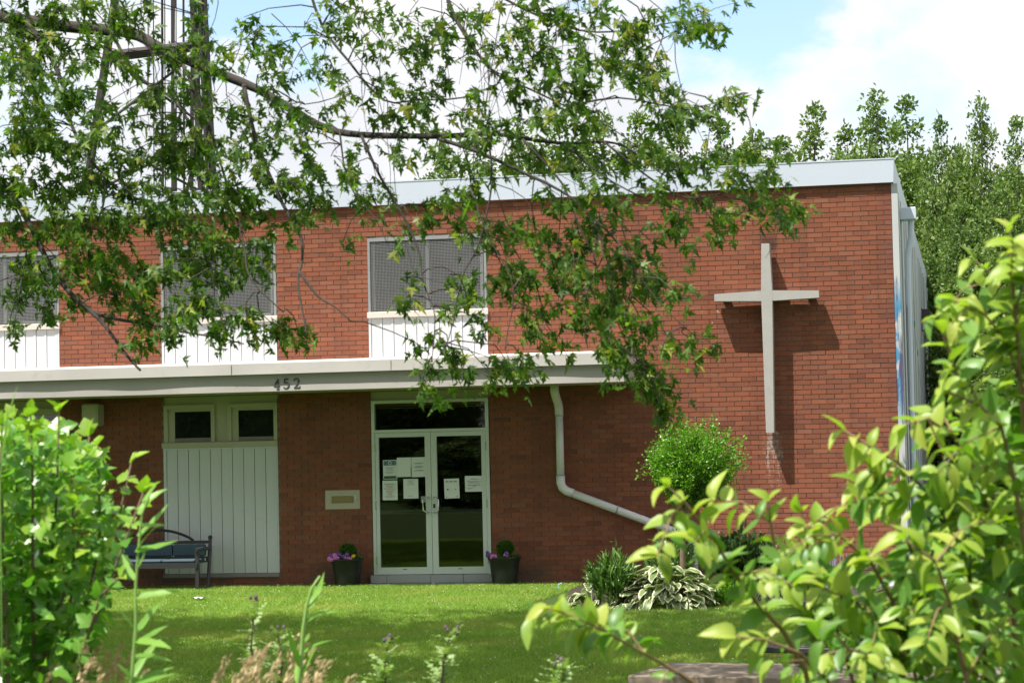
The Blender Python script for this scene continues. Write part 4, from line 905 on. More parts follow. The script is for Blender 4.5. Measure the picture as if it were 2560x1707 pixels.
reed('tall green reed with arching blades in front of the bench', [(300, 1590), (312, 1440), (312, 1340), (318, 1260), (326, 1180), (345, 1128)],
     [((318, 1180), (345, 1130), (388, 1122), .011), ((318, 1230), (350, 1200), (388, 1155), .012), ((322, 1205), (350, 1205), (390, 1205), .008), ((315, 1260), (340, 1220), (372, 1198), .009), ((312, 1262), (350, 1258), (410, 1240), .012), ((330, 1150), (350, 1120), (362, 1105), .010),
      ((312, 1370), (360, 1360), (420, 1357), .012), ((314, 1450), (340, 1410), (370, 1380), .010), ((314, 1470), (360, 1470), (395, 1490), .012), ((312, 1480), (350, 1450), (388, 1435), .010), ((308, 1510), (340, 1495), (402, 1520), .013), ((300, 1560), (330, 1500), (375, 1460), .011), ((310, 1330), (290, 1300), (280, 1270), .008), ((308, 1440), (285, 1410), (262, 1385), .007), ((300, 1568), (350, 1545), (402, 1530), .010), ((295, 1580), (330, 1560), (410, 1545), .009), ((306, 1560), (280, 1530), (262, 1520), .010), ((316, 1300), (330, 1280), (338, 1245), .010)], 6.0, .0052)
reed('short green reed with curved tip standing in front of the lawn', [(683, 1590), (690, 1530), (697, 1440), (705, 1390), (716, 1350), (735, 1322)],
     [((706, 1395), (730, 1370), (745, 1312), .012), ((716, 1360), (735, 1340), (748, 1338), .009), ((706, 1425), (720, 1402), (780, 1404), .009), ((705, 1420), (735, 1410), (760, 1392), .008), ((700, 1500), (712, 1476), (770, 1468), .010), ((692, 1530), (672, 1490), (662, 1440), .011), ((690, 1550), (700, 1530), (728, 1480), .008), ((686, 1570), (680, 1540), (680, 1520), .009), ((700, 1475), (705, 1460), (712, 1452), .006)], 6.6, .0078)
reed('thin reed leaf bending at the very edge above the lobed shrub', [(0, 1100), (8, 1010), (18, 960), (34, 905)], [((15, 970), (25, 930), (42, 880), .007), ((4, 1050), (14, 990), (20, 930), .007)], 6.2, .0018)
def thistle(label, base, top, d, nbud, seed, hgt_px):
    r = random.Random(seed); p1 = at(*top, d); p0 = at(*base, d); o = thing('thistle', (p0.x, p0.y, 0), label, 'thistle', 'budding thistles at the front')
    m = MB(); mid = (p0+p1)/2+Vector((r.uniform(-.02, .02), 0, 0)); m.tube([Vector((p0.x, p0.y, 0)), p0, mid, p1], [.006, .005, .004, .003], 5); m.build('stem', MAT['stem_brown'], o)
    lf = MB()
    for i in range(30):
        t = r.uniform(0, .95); c = p0.lerp(mid, t*2) if t < .5 else mid.lerp(p1, t*2-1)
        a = r.uniform(0, 6.28); ln = r.uniform(.06, .11)*(1.1-.5*t); dr = Vector((math.cos(a), math.sin(a)*.7, r.uniform(-.1, .7))).normalized(); sd = dr.cross(Vector((0, 0, 1))).normalized()
        for q in range(5):                                          # spiny lobes
            u0, u1 = q/5, (q+1)/5; e = c+dr*ln*u0; f_ = c+dr*ln*u1; wv = ln*.26*(1-.6*u0)
            lf.poly([e, e.lerp(f_, .5)+sd*wv+Vector((0, 0, r.uniform(-.2, .4)*wv)), f_]); lf.poly([e, f_, e.lerp(f_, .5)-sd*wv+Vector((0, 0, r.uniform(-.2, .4)*wv))])
    lf.build('leaves', MAT['thistle'], o, kind='stuff')
    for k in range(nbud):
        c = p1+Vector((r.uniform(-.024, .024), r.uniform(-.02, .02), r.uniform(-.018, .012))); rr = r.uniform(.0045, .007)
        m = MB(); m.lathe([(.001, -rr*1.1), (rr*.8, -rr*.7), (rr, 0), (rr*.75, rr*.8), (rr*.5, rr*1.3), (.001, rr*1.2)], c, 8); m.build('bud', MAT['bud'], o, smooth=True)
thistle('thistle with dark buds farthest left on the shaded lawn', (588, 1590), (585, 1378), 7.4, 6, 1, 0)
thistle('thistle with a leafy stem just left of the short reed', (640, 1590), (635, 1445), 7.2, 5, 2, 0)
thistle('upright thistle below the left-hand glass door', (888, 1590), (893, 1466), 7.2, 6, 3, 0)
thistle('slightly leaning thistle below the right-hand glass door', (1015, 1590), (1036, 1448), 7.2, 6, 4, 0)
thistle('thistle peeping up beside the long leafy branch', (1290, 1600), (1292, 1512), 7.2, 5, 5, 0)
def dry_grass(label, spots, d, seed):
    r = random.Random(seed); b0 = at(spots[0][0], 1600, d); o = thing('dry_grass', (b0.x, b0.y, 0), label, 'grass', 'straw-coloured seed heads at the front')
    st = MB(); hd = MB()
    for (x, y) in spots:
        dd = d+r.uniform(-.4, .4); tip = at(x, y, dd); lean = r.uniform(-60, 20); base = at(x+lean, 1620, dd); base0 = Vector((base.x, base.y, 0))
        path = bez(base, at(x+lean*.4, (y+1620)/2, dd), tip, 6); st.tube([base0]+list(path), [.0022]+[.0018-.0002*i for i in range(6)], 4)
        for k in range(26):
            t = r.uniform(.0, 1); ln = .11*(60/60); c = tip+Vector((r.uniform(-.012, .012)-.05*t*math.copysign(1, -lean+.1), r.uniform(-.012, .012), -.095*t)); dr = Vector((r.uniform(.1, 1.0), r.uniform(-.5, .5), r.uniform(.1, .9))).normalized(); sd = dr.cross(Vector((.2, .9, .3))).normalized(); l_ = r.uniform(.016, .030)
            hd.poly([c, c+dr*l_*.5+sd*.0040, c+dr*l_, c+dr*l_*.5-sd*.0040])
    st.build('stalks', MAT['dry'], o, kind='stuff'); hd.build('seed_heads', MAT['dry'], o, kind='stuff')
dry_grass('straw-coloured grass tuft at the foot of the lobed shrub', [(180, 1470), (225, 1478), (200, 1492), (165, 1505), (245, 1500), (150, 1500), (270, 1505), (170, 1530), (215, 1530), (255, 1535), (140, 1540), (285, 1540), (190, 1550), (235, 1555), (125, 1520), (275, 1490), (300, 1500), (110, 1555), (330, 1540), (205, 1515), (160, 1560)], 7.0, 1)
dry_grass('straw-coloured seed heads around the short reed', [(690, 1460), (665, 1470), (612, 1482), (585, 1500), (640, 1500), (660, 1505), (752, 1515), (735, 1520), (710, 1548), (735, 1550), (700, 1555), (570, 1512), (680, 1520), (805, 1552), (600, 1505), (640, 1530)], 7.0, 2)
dry_grass('straw-coloured seed heads rising alone at the lawn edge', [(520, 1505), (556, 1515), (500, 1545), (535, 1540), (545, 1550), (575, 1535)], 7.0, 3)

# ------------------------------------------------------------------ leaf placement in picture regions
def in_poly(px, py, poly):
    c = False; n = len(poly)
    for i in range(n):
        x1, y1 = poly[i]; x2, y2 = poly[(i+1) % n]
        if (y1 > py) != (y2 > py) and px < (x2-x1)*(py-y1)/(y2-y1)+x1: c = not c
    return c
def shrub_stem(mb, pts, d0, d1, r0, base_x=None):
    P = [at(x, y, d0+(d1-d0)*i/(len(pts)-1)) for i, (x, y) in enumerate(pts)]
    base = Vector((P[0].x+random.uniform(-.1, .1), P[0].y+random.uniform(-.1, .1), 0))
    Q = [base]+P; mb.tube(Q, [r0*1.1]+[r0*(1-.8*i/len(P)) for i in range(len(P))], 6); return P
def along(P, step):
    out = []; acc = 0
    for a, b_ in zip(P[:-1], P[1:]):
        L = (b_-a).length; n = max(1, int(L/step))
        for i in range(n): out.append((a.lerp(b_, i/n), (b_-a).normalized()))
    out.append((P[-1], (P[-1]-P[-2]).normalized())); return out

# --- broad-leaved shrub at the right front
rs_base = at(2250, 1700, 5.7); RS = thing('shrub', (rs_base.x, rs_base.y, 0), 'bright yellow-green shrub with arching branches and broad pointed leaves', 'shrub')
stems = [([(1700, 1640), (1640, 1600), (1560, 1545), (1480, 1500), (1400, 1455), (1330, 1420), (1262, 1396)], 5.4, 5.1, .0058),
 ([(1870, 1640), (1850, 1540), (1800, 1450), (1740, 1385), (1690, 1320), (1640, 1240), (1570, 1150), (1535, 1118)], 5.5, 5.2, .0075),
 ([(1900, 1640), (1870, 1450), (1820, 1370), (1785, 1290), (1770, 1200), (1765, 1150)], 5.8, 5.7, .007),
 ([(1980, 1640), (1935, 1480), (1895, 1370), (1860, 1290), (1848, 1215), (1840, 1175)], 5.9, 5.7, .006),
 ([(2080, 1640), (2070, 1480), (2050, 1380), (2000, 1290), (1930, 1230), (1850, 1205)], 5.5, 5.3, .008),
 ([(2180, 1640), (2150, 1480), (2120, 1330), (2080, 1230), (2030, 1160), (1975, 1118)], 5.7, 5.4, .0075),
 ([(2280, 1640), (2250, 1420), (2210, 1260), (2150, 1150), (2060, 1060), (1940, 990)], 5.6, 5.2, .008),
 ([(2340, 1640), (2320, 1380), (2290, 1180), (2250, 1020), (2210, 900), (2165, 765)], 5.8, 5.6, .009),
 ([(2420, 1500), (2385, 1200), (2350, 960), (2340, 800), (2325, 650), (2318, 535)], 5.5, 5.3, .009),
 ([(2440, 1300), (2420, 1000), (2400, 800), (2385, 650), (2370, 570)], 5.6, 5.4, .008),
 ([(2050, 1640), (2010, 1560), (1990, 1500), (1950, 1490), (1900, 1500)], 5.1, 4.9, .006),
 ([(2240, 1640), (2200, 1480), (2180, 1380), (2150, 1290), (2080, 1240)], 5.2, 5.0, .007),
 ([(2330, 1400), (2280, 1200), (2240, 1080), (2190, 1000), (2130, 960), (2080, 975)], 5.5, 5.2, .007),
 ([(2360, 1300), (2330, 1100), (2300, 980), (2250, 930), (2180, 900)], 5.3, 5.1, .007),
 ([(2380, 1100), (2350, 900), (2310, 780), (2260, 720), (2190, 690)], 5.5, 5.3, .006),
 ([(2380, 1000), (2370, 850), (2340, 740), (2290, 640), (2240, 600)], 5.7, 5.5, .006),
 ([(2120, 1640), (2100, 1540), (2030, 1440), (1960, 1380), (1890, 1350)], 5.6, 5.3, .006),
 ([(1930, 1640), (1900, 1560), (1840, 1500), (1760, 1470), (1690, 1460)], 5.3, 5.1, .006)]
LP, LA, LN, LS, TIP = [], [], [], [], []
rng = np.random.default_rng(77)
for pts_, d0, d1, r0 in stems:
    m_ = MB(); P = shrub_stem(m_, pts_, d0, d1, r0); m_.build('stem', MAT['stem_red'], RS, smooth=True)
    nodes = along(P, .036)
    for i, (p, d) in enumerate(nodes):
        frac = i/len(nodes)
        if rng.random() < .12 and frac < .8: continue
        side = np.array(d.cross(Vector((0, -1, .3)).normalized())); side /= np.linalg.norm(side)+1e-6
        if i % 2: side = side*.35+np.array([0, -1, .1])*.8
        for s in (-1, 1):
            ax = side*s*1.0+np.array(d)*(.35+.6*frac)+np.array([0, 0, -.28])+rng.normal(size=3)*.28
            if i == len(nodes)-1: ax = np.array(d)+side*s*.5+np.array([0, 0, -.25])
            LP.append(np.array(p)); LA.append(ax); LN.append(np.array([rng.normal()*.45-.15, -.55+rng.normal()*.4, 1.0]))
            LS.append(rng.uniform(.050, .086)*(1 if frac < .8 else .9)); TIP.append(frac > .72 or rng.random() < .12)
for pts_, d0, d1, r0 in stems:
    P = [at(x, y, d0+(d1-d0)*i/(len(pts_)-1)) for i, (x, y) in enumerate(pts_)]; nodes = along(P, .075)
    for i, (p, d) in enumerate(nodes[1:-1]):
        if rng.random() < .12: continue
        dr = np.array(d)*.7+np.array([rng.normal()*.7, rng.normal()*.6-.1, rng.normal()*.5+.15]); dr /= np.linalg.norm(dr); ln = rng.uniform(.08, .24); p = np.array(p); e = p+dr*ln+np.array([0, 0, -.03])
        m_ = MB(); m_.tube([p, p+dr*ln*.5+np.array([0, 0, .01]), e], [.003, .0022, .0014], 5, caps=False); m_.build('side_shoot', MAT['stem_red'], RS)
        sd = np.cross(dr, np.array([0, -1, .3])); sd /= np.linalg.norm(sd)+1e-6
        for q in range(int(ln/.034)+1):
            c = p+(e-p)*min(1, (q+1)*.034/ln)
            for s_ in (-1, 1):
                LP.append(c); LA.append(sd*s_+dr*.6+np.array([0, 0, -.2])+rng.normal(size=3)*.25); LN.append(np.array([rng.normal()*.45-.15, -.55+rng.normal()*.4, 1.0])); LS.append(rng.uniform(.040, .072)); TIP.append(rng.random() < (.6 if i > len(nodes)*.45 else .3))
dense = [(1830, 1470), (1900, 1330), (2040, 1240), (2140, 1130), (2230, 1000), (2300, 880), (2400, 760), (2560, 800), (2640, 1000), (2660, 1640), (1720, 1640)]
k = 0
while k < 1250:
    x, y = rng.uniform(1700, 2660), rng.uniform(700, 1640)
    if not in_poly(x, y, dense) or rng.random() > .35+.65*(y-700)/900: continue
    k += 1; LP.append(np.array(at(x, y, rng.uniform(5.3, 6.6)))); LA.append(rng.normal(size=3)*.7+np.array([-.2, -.1, -.25])); LN.append(np.array([rng.normal()*.5-.1, -.5+rng.normal()*.4, 1.0])); LS.append(rng.uniform(.044, .074)); TIP.append(rng.random() < .20)
LP, LA, LN, LS, TIP = map(np.array, (LP, LA, LN, LS, TIP))
x, y, d = to_px(LP); keep = ~((x > 1470) & (x < 2000) & (y > 1475) & (rng.random(len(x)) < .72)); LP, LA, LN, LS, TIP = LP[keep], LA[keep], LN[keep], LS[keep], TIP[keep]
M = frames(LP, LA, LN, LS)
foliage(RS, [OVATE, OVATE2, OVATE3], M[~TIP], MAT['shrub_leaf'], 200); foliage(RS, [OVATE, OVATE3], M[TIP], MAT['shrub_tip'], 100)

# --- lobed-leaved shrub at the left front
ls_base = at(60, 1650, 7.2); LSH = thing('shrub', (ls_base.x, ls_base.y, 0), 'bright green shrub with lobed leaves in front of the bench', 'shrub')
LP, LA, LN, LS, TIP = [], [], [], [], []
shoots = [[(60, 1620), (55, 1400), (40, 1150), (30, 960)], [(80, 1620), (75, 1350), (75, 1100), (70, 955)], [(110, 1620), (110, 1400), (130, 1150), (135, 945)], [(20, 1620), (10, 1300), (0, 1100), (5, 975)],
          [(150, 1620), (160, 1400), (185, 1200), (205, 1000)], [(170, 1620), (190, 1420), (230, 1250), (225, 1020)], [(200, 1620), (210, 1450), (260, 1250), (302, 1060)], [(170, 1640), (200, 1480), (262, 1310), (330, 1130)],
          [(150, 1640), (190, 1500), (230, 1370), (275, 1325)], [(-40, 1620), (-50, 1300), (-40, 1000)], [(120, 1640), (100, 1480), (95, 1320), (100, 1050)], [(60, 1640), (120, 1460), (170, 1280), (165, 1080)], [(130, 1640), (170, 1520), (205, 1440), (230, 1380)], [(30, 1640), (40, 1450), (20, 1250), (-10, 1050)], [(-90, 1640), (-100, 1350), (-110, 990)], [(-160, 1640), (-170, 1300), (-180, 1010)], [(-220, 1640), (-240, 1320), (-260, 1060)], [(-260, 1640), (-300, 1400), (-340, 1180)]]
for pts_ in shoots:
    d0 = rng.uniform(6.8, 7.5); m_ = MB(); P = shrub_stem(m_, pts_, d0, d0-rng.uniform(-.1, .35), .007); m_.build('stem', MAT['stem_brown'], LSH, smooth=True)
    nodes = along(P, .05)
    for i, (p, d) in enumerate(nodes):
        frac = i/len(nodes); side = np.array(d.cross(Vector((0, -1, .2)).normalized())); side /= np.linalg.norm(side)+1e-6
        if i % 2: side = side*.3+np.array([0, -1, 0])
        for s in (-1, 1):
            ax = side*s*(1-.55*(frac > .9))+np.array(d)*(.3+.9*(frac > .88))+rng.normal(size=3)*.3
            LP.append(np.array(p)); LA.append(ax); LN.append(np.array([rng.normal()*.4-.2, -.4+rng.normal()*.4, 1.0])); LS.append(rng.uniform(.042, .068)); TIP.append(frac > .85)
body = [(-380, 1300), (-330, 1130), (-230, 1030), (-60, 985), (60, 965), (150, 985), (240, 1050), (250, 1150), (300, 1200), (255, 1250), (290, 1300), (215, 1360), (205, 1420), (160, 1500), (120, 1640), (-340, 1640)]
k = 0
while k < 3700:
    x, y = rng.uniform(-380, 310), rng.uniform(940, 1640)
    if not in_poly(x, y, body): continue
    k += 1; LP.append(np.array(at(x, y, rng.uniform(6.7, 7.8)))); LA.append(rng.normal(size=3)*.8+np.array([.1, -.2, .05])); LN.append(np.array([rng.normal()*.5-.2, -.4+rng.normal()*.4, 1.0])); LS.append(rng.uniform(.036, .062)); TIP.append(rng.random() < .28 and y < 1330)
LP, LA, LN, LS, TIP = map(np.array, (LP, LA, LN, LS, TIP)); M = frames(LP, LA, LN, LS)
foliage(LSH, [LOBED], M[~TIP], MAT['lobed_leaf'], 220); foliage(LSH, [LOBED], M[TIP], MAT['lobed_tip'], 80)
# ------------------------------------------------------------------ silver maple hanging into the picture
TR = Vector((-7.9, -18.4, 0)); MP = thing('maple_tree', TR, 'large silver maple whose drooping leafy branches hang across the upper half', 'tree')
m_ = MB(); m_.tube([TR+Vector(v) for v in ((0, 0, -.1), (0, 0, .3), (.05, .02, 1.6), (.1, .1, 3.2), (.25, .3, 5.0), (.4, .6, 7.5), (.5, .8, 10.5))], [.48, .40, .34, .31, .25, .17, .07], 14); m_.build('trunk', MAT['bark'], MP, smooth=True)
br = [([(-330, 40), (-150, 15), (20, 42), (160, 62), (250, 70), (320, 84), (380, 118), (480, 160), (590, 205), (680, 258), (750, 296), (830, 310), (960, 313), (1050, 312), (1120, 306), (1200, 318), (1300, 330), (1390, 326), (1450, 345), (1520, 400)], 12.6, 10.3, .046, .003),
 ([(1010, 320), (1100, 350), (1200, 396), (1290, 440), (1350, 490), (1390, 580), (1410, 690)], 10.75, 10.3, .0115, .002),
 ([(1010, -60), (1040, 30), (1075, 90), (1110, 140), (1150, 178), (1210, 202), (1300, 245), (1400, 292), (1480, 350)], 11.2, 10.5, .012, .002),
 ([(-160, 330), (-60, 390), (10, 425), (60, 500), (110, 600), (160, 672), (230, 735), (290, 815), (322, 850)], 12.4, 11.3, .026, .006),
 ([(150, 660), (210, 715), (290, 737), (350, 745), (420, 762), (500, 775), (560, 790)], 11.7, 11.2, .012, .003),
 ([(60, 50), (110, 120), (145, 200), (165, 290), (210, 370), (240, 410), (235, 480), (205, 540)], 12.2, 11.6, .016, .004),
 ([(560, 195), (590, 330), (650, 470), (690, 540), (694, 600), (684, 640), (692, 700), (706, 772)], 11.4, 10.8, .012, .004),
 ([(688, 625), (730, 680), (770, 705), (806, 738)], 10.9, 10.7, .007, .003),
 ([(420, 150), (470, 260), (520, 420), (560, 560), (575, 640), (650, 716)], 11.6, 11.0, .010, .003),
 ([(830, 312), (870, 400), (936, 515), (965, 590), (968, 630), (982, 676), (999, 726), (992, 830)], 10.9, 10.5, .008, .002),
 ([(1390, 328), (1480, 400), (1560, 450), (1620, 452), (1700, 432), (1760, 400)], 10.3, 10.0, .006, .0015),
 ([(1300, 332), (1380, 400), (1480, 455), (1600, 490), (1680, 490), (1800, 480)], 10.3, 9.9, .005, .0015),
 ([(1060, -60), (1200, 20), (1330, 70), (1450, 70), (1560, 50), (1630, 60)], 11.0, 10.4, .008, .002),
 ([(1300, 245), (1420, 225), (1540, 245), (1610, 245), (1690, 220)], 10.6, 10.1, .006, .0015),
 ([(700, -60), (740, 60), (800, 140), (880, 230), (960, 230), (1060, 225), (1150, 190)], 11.4, 10.9, .008, .003),
 ([(780, 300), (800, 420), (860, 500), (890, 560)], 11.0, 10.8, .005, .002),
 ([(1200, 320), (1290, 420), (1330, 520), (1370, 610), (1340, 700), (1350, 800)], 10.5, 10.2, .006, .0015),
 ([(1350, 490), (1420, 560), (1460, 650), (1400, 760), (1480, 840), (1515, 930)], 10.4, 10.1, .005, .0015),
 ([(1420, 560), (1510, 690), (1600, 775)], 10.3, 10.1, .004, .0015), ([(1120, 310), (1130, 420), (1100, 560), (1060, 640), (1030, 780), (960, 880)], 10.6, 10.3, .006, .0015),
 ([(250, 60), (310, 170), (400, 230), (450, 330), (430, 450), (480, 560), (495, 620)], 11.9, 11.2, .010, .003), ([(-60, 390), (30, 470), (60, 560), (50, 640), (30, 760)], 12.0, 11.6, .008, .002),
 ([(440, -60), (470, 60), (450, 160)], 11.8, 11.6, .006, .003), ([(590, 205), (640, 210), (700, 240), (800, 215)], 11.4, 11.2, .006, .002), ([(1080, 430), (1120, 540), (1180, 660), (1160, 800), (1190, 840)], 10.5, 10.2, .004, .0015)]
SK = []
for pts_, d0, d1, r0, r1 in br:
    P = [at(x, y, d0+(d1-d0)*i/(len(pts_)-1)) for i, (x, y) in enumerate(pts_)]
    if r0 > .04: P = [TR+Vector((.12, .1, 3.3))]+P
    n = len(P); Q = []
    for i in range(n-1):                                              # smooth the limb through its points
        a, b_, c, d = P[max(i-1, 0)], P[i], P[i+1], P[min(i+2, n-1)]
        for t in (0, .33, .66): Q.append(.5*((2*b_)+(c-a)*t+(2*a-5*b_+4*c-d)*t*t+(3*b_-a-3*c+d)*t**3))
    Q.append(P[-1]); m_ = MB(); m_.tube(Q, [(r0+(r1-r0)*(i/(len(Q)-1))**.8)*random.uniform(.93, 1.07) for i in range(len(Q))], 8); m_.build('branch', MAT['bark'], MP, smooth=True); SK += Q
SKN = np.array([tuple(p) for p in SK])
blobs = [(-70,60,80,30),(-80,190,80,30),(-70,330,80,28),(-80,460,70,24),(-60,580,60,18),(-200,80,90,30),(-220,230,90,30),(-210,380,80,26),(-200,520,70,18),(-340,120,90,30),(-350,300,90,28),(-330,460,80,22),(-90,700,40,10),(300,55,60,18),(245,150,45,14),(350,110,55,16),(440,60,50,14),(470,140,45,12),(330,240,50,16),(520,120,45,12),(600,170,40,12),(200,120,50,18),(260,25,50,16),(430,200,45,12),(60,280,60,24),(90,160,60,20),(40,40,80,46),(120,30,70,34),(30,130,80,44),(110,110,50,14),(200,20,60,18),(60,220,80,48),(150,220,60,28),(30,320,70,36),(110,330,70,34),(190,300,60,26),(240,240,40,8),(40,420,60,30),(120,430,60,28),(200,400,60,28),(280,360,60,26),(340,300,60,22),(300,430,70,34),(390,330,50,20),(30,520,60,24),(110,520,60,24),(190,500,60,26),(260,520,60,24),(340,500,60,30),(400,440,60,30),(420,380,50,20),(460,320,60,22),(440,260,40,10),(520,360,60,26),(480,430,50,20),(540,440,50,20),(420,520,60,28),(490,540,50,20),(560,520,50,20),(600,470,50,20),(640,400,60,24),(590,400,40,14),(680,350,50,18),(620,320,50,18),(560,280,60,22),(640,260,50,18),(690,300,40,14),(520,220,30,6),(340,200,30,6),(400,180,40,8),(700,430,40,12),(730,470,40,14),(690,480,30,8),(600,560,40,12),(540,590,50,18),(590,620,40,12),(480,620,50,18),(430,590,40,14),(380,620,50,20),(300,600,50,20),(250,610,50,18),(200,600,50,18),(330,680,60,26),(270,690,50,18),(220,650,40,14),(150,620,40,12),(90,620,50,18),(40,620,50,18),(20,680,40,12),(100,700,30,8),(170,690,30,8),(400,690,50,18),(460,700,50,20),(520,742,46,22),(566,736,40,18),(634,752,42,20),(686,766,28,11),(330,770,30,6),(280,790,25,4),(20,760,30,6),(380,740,40,10),
 (560,40,50,12),(640,100,60,16),(700,60,40,9),(760,40,50,13),(660,170,40,9),(740,140,40,11),(780,200,40,11),(830,30,60,18),(880,100,50,13),(860,180,50,13),(930,40,60,20),(990,90,60,18),(950,140,50,15),(1000,200,50,16),(930,230,50,16),(890,270,50,16),(960,280,40,13),(1060,60,40,9),(1120,30,60,18),(1180,60,60,18),(1240,30,60,20),(1300,60,60,20),(1360,30,60,20),(1420,50,60,18),(1480,40,60,18),(1540,30,50,15),(1590,40,40,13),(1622,66,25,7),(1130,100,50,14),(1200,130,50,14),(1260,120,50,16),(1330,120,50,16),(1400,110,50,16),(1460,110,40,13),(1500,140,40,11),(1100,190,50,14),(1180,220,50,16),(1250,200,60,20),(1320,190,50,16),(1390,170,50,15),(1440,180,40,13),(1060,260,50,16),(1120,280,50,16),(1180,290,40,13),(1240,270,40,13),(1300,260,40,13),(1360,250,40,13),(1480,170,30,9),(1500,220,40,13),(1560,230,40,13),(1520,270,40,13),(1600,240,30,8),(1660,225,28,10),(1690,222,16,5),
 (800,380,50,11),(830,440,40,11),(900,340,40,11),(880,420,40,11),(760,360,40,9),(1000,340,40,9),(1060,370,40,9),(1020,440,40,11),(1090,430,40,11),(1110,500,50,13),(1060,500,40,11),(990,500,40,11),(940,480,40,9),(880,510,30,7),(790,548,18,4),
 (1150,360,40,9),(1230,350,40,11),(1300,370,50,15),(1380,360,50,15),(1440,370,50,17),(1500,350,50,15),(1560,380,50,15),(1420,430,40,11),(1480,430,40,11),(1620,370,50,15),(1680,370,40,13),(1735,360,36,12),(1765,388,26,7),(1700,410,30,8),(1330,430,40,11),(1260,420,40,9),
 (1130,540,50,18),(1180,560,50,18),(1230,540,50,16),(1160,620,60,28),(1220,640,50,20),(1280,580,50,20),(1330,540,50,20),(1380,520,50,18),(1300,650,50,20),(1360,640,60,28),(1420,600,50,24),(1460,660,50,22),(1390,700,50,22),(1440,720,40,15),(1320,710,40,12),(1250,720,40,14),(1270,770,33,13),(1210,740,33,10),(1190,680,33,10),(1400,770,40,18),(1440,790,40,18),(1390,810,40,13),(1470,830,38,16),(1498,880,36,20),(1508,925,22,12),(1450,850,38,15),(1490,620,28,10),(1540,660,26,12),(1500,560,40,12),(1550,500,36,14),(1560,560,22,6),(1600,470,28,8),(1645,480,30,12),(1640,510,22,6),(1580,775,32,13),(1540,780,28,8),(1520,800,22,6),(1480,750,28,8),(1440,560,40,14),(1310,600,40,12),(1822,482,26,12),(1780,478,28,10),(1720,460,32,9),(1760,458,28,7),
 (930,640,26,8),(920,690,26,8),(1050,630,26,8),(1090,680,28,10),(1010,700,26,8),(960,790,26,8),(980,830,26,8),(1030,800,28,13),(1050,835,22,8),(1100,740,28,8),(968,882,26,9),(1150,830,36,14),(1200,822,28,8),(1130,862,22,7),(1060,872,22,6),(1180,850,22,6),(1000,762,22,6)]
rng = np.random.default_rng(5); LP, LA, LN, LS = [], [], [], []; tw = MB()
for (x, y, r_, n) in blobs:
    d = float(np.interp(x, [0, 500, 1000, 1500, 1800], [11.9, 11.3, 10.8, 10.3, 10.0]))+rng.normal()*.25
    c = np.array(at(x, y, d)); rad = r_*1.0884/F_PX*d
    dist = np.linalg.norm(SKN-c, axis=1)+np.where(SKN[:, 2] < c[2]-.02, .35, 0); s = SKN[np.argmin(dist)]
    dl = np.linalg.norm(c-s); sag = np.array([0, 0, min(.12, .16*dl)]); mid_ = (s+c)/2+sag+rng.normal(size=3)*.05*min(1, dl*2)
    main = [s, s*.6+mid_*.4+sag*.2, mid_*.7+c*.3+sag*.15, c]
    tw.tube(main, [.0042, .0034, .0026, .0018], 5, caps=False)
    nt = max(3, n//4)
    for k in range(nt):                                                # hanging side twigs, each with a few leaves
        st_ = c+(s-c)*rng.uniform(0, .25)+rng.normal(size=3)*rad*.1
        e = c+rng.normal(size=3)*rad*np.array([.80, .7, .72])*(1.0 if y < 690 else .72)+np.array([.035, 0, -.05])
        tw.tube([st_, (st_+e)/2+np.array([0, 0, .012]), e], [.0018, .0014, .001], 4, caps=False)
        for q in range(max(1, int(round(n/nt*(2.9 if x < 520 else 2.05))))):
            p = st_+(e-st_)*rng.uniform(.15, 1.12)+rng.normal(size=3)*.03
            LP.append(p); LA.append(np.array([.38, .0, -.75])+rng.normal(size=3)*.52); LN.append(np.array([.0, -.45, .8])+rng.normal(size=3)*.65); LS.append(rng.uniform(.030, .064))
for k in range(80):                                                   # bare hanging twigs
    s = SKN[rng.integers(len(SKN))]; ln = rng.uniform(.25, .8);
    if to_px(s[None]-np.array([[0, 0, ln]]))[1][0] > 640: continue
    e = s+np.array([rng.normal()*.16+.06, rng.normal()*.15, -ln]); b_ = s+np.array([rng.normal()*.2+.1, rng.normal()*.1, -.25*ln])
    tw.tube(bez(s, b_, e, 7), [.0026-.0003*i for i in range(7)], 4, caps=False)
for k in range(36):
    p0 = np.array(at(rng.uniform(250, 1500), rng.uniform(-60, 120), rng.uniform(10.6, 11.8))); e = p0+np.array([rng.normal()*.2, rng.normal()*.1, -rng.uniform(.3, .9)]); b_ = p0+np.array([rng.normal()*.25, 0, -.2])
    tw.tube(bez(p0, b_, e, 7), [.0028-.0003*i for i in range(7)], 4, caps=False)
tw.build('twigs', MAT['twig'], MP, kind='stuff')
LP, LA, LN, LS = map(np.array, (LP, LA, LN, LS)); M = frames(LP, LA, LN, LS)
foliage(MP, [MAPLE, MAPLE2, MAPLE3], M, MAT['maple_leaf'], 300)
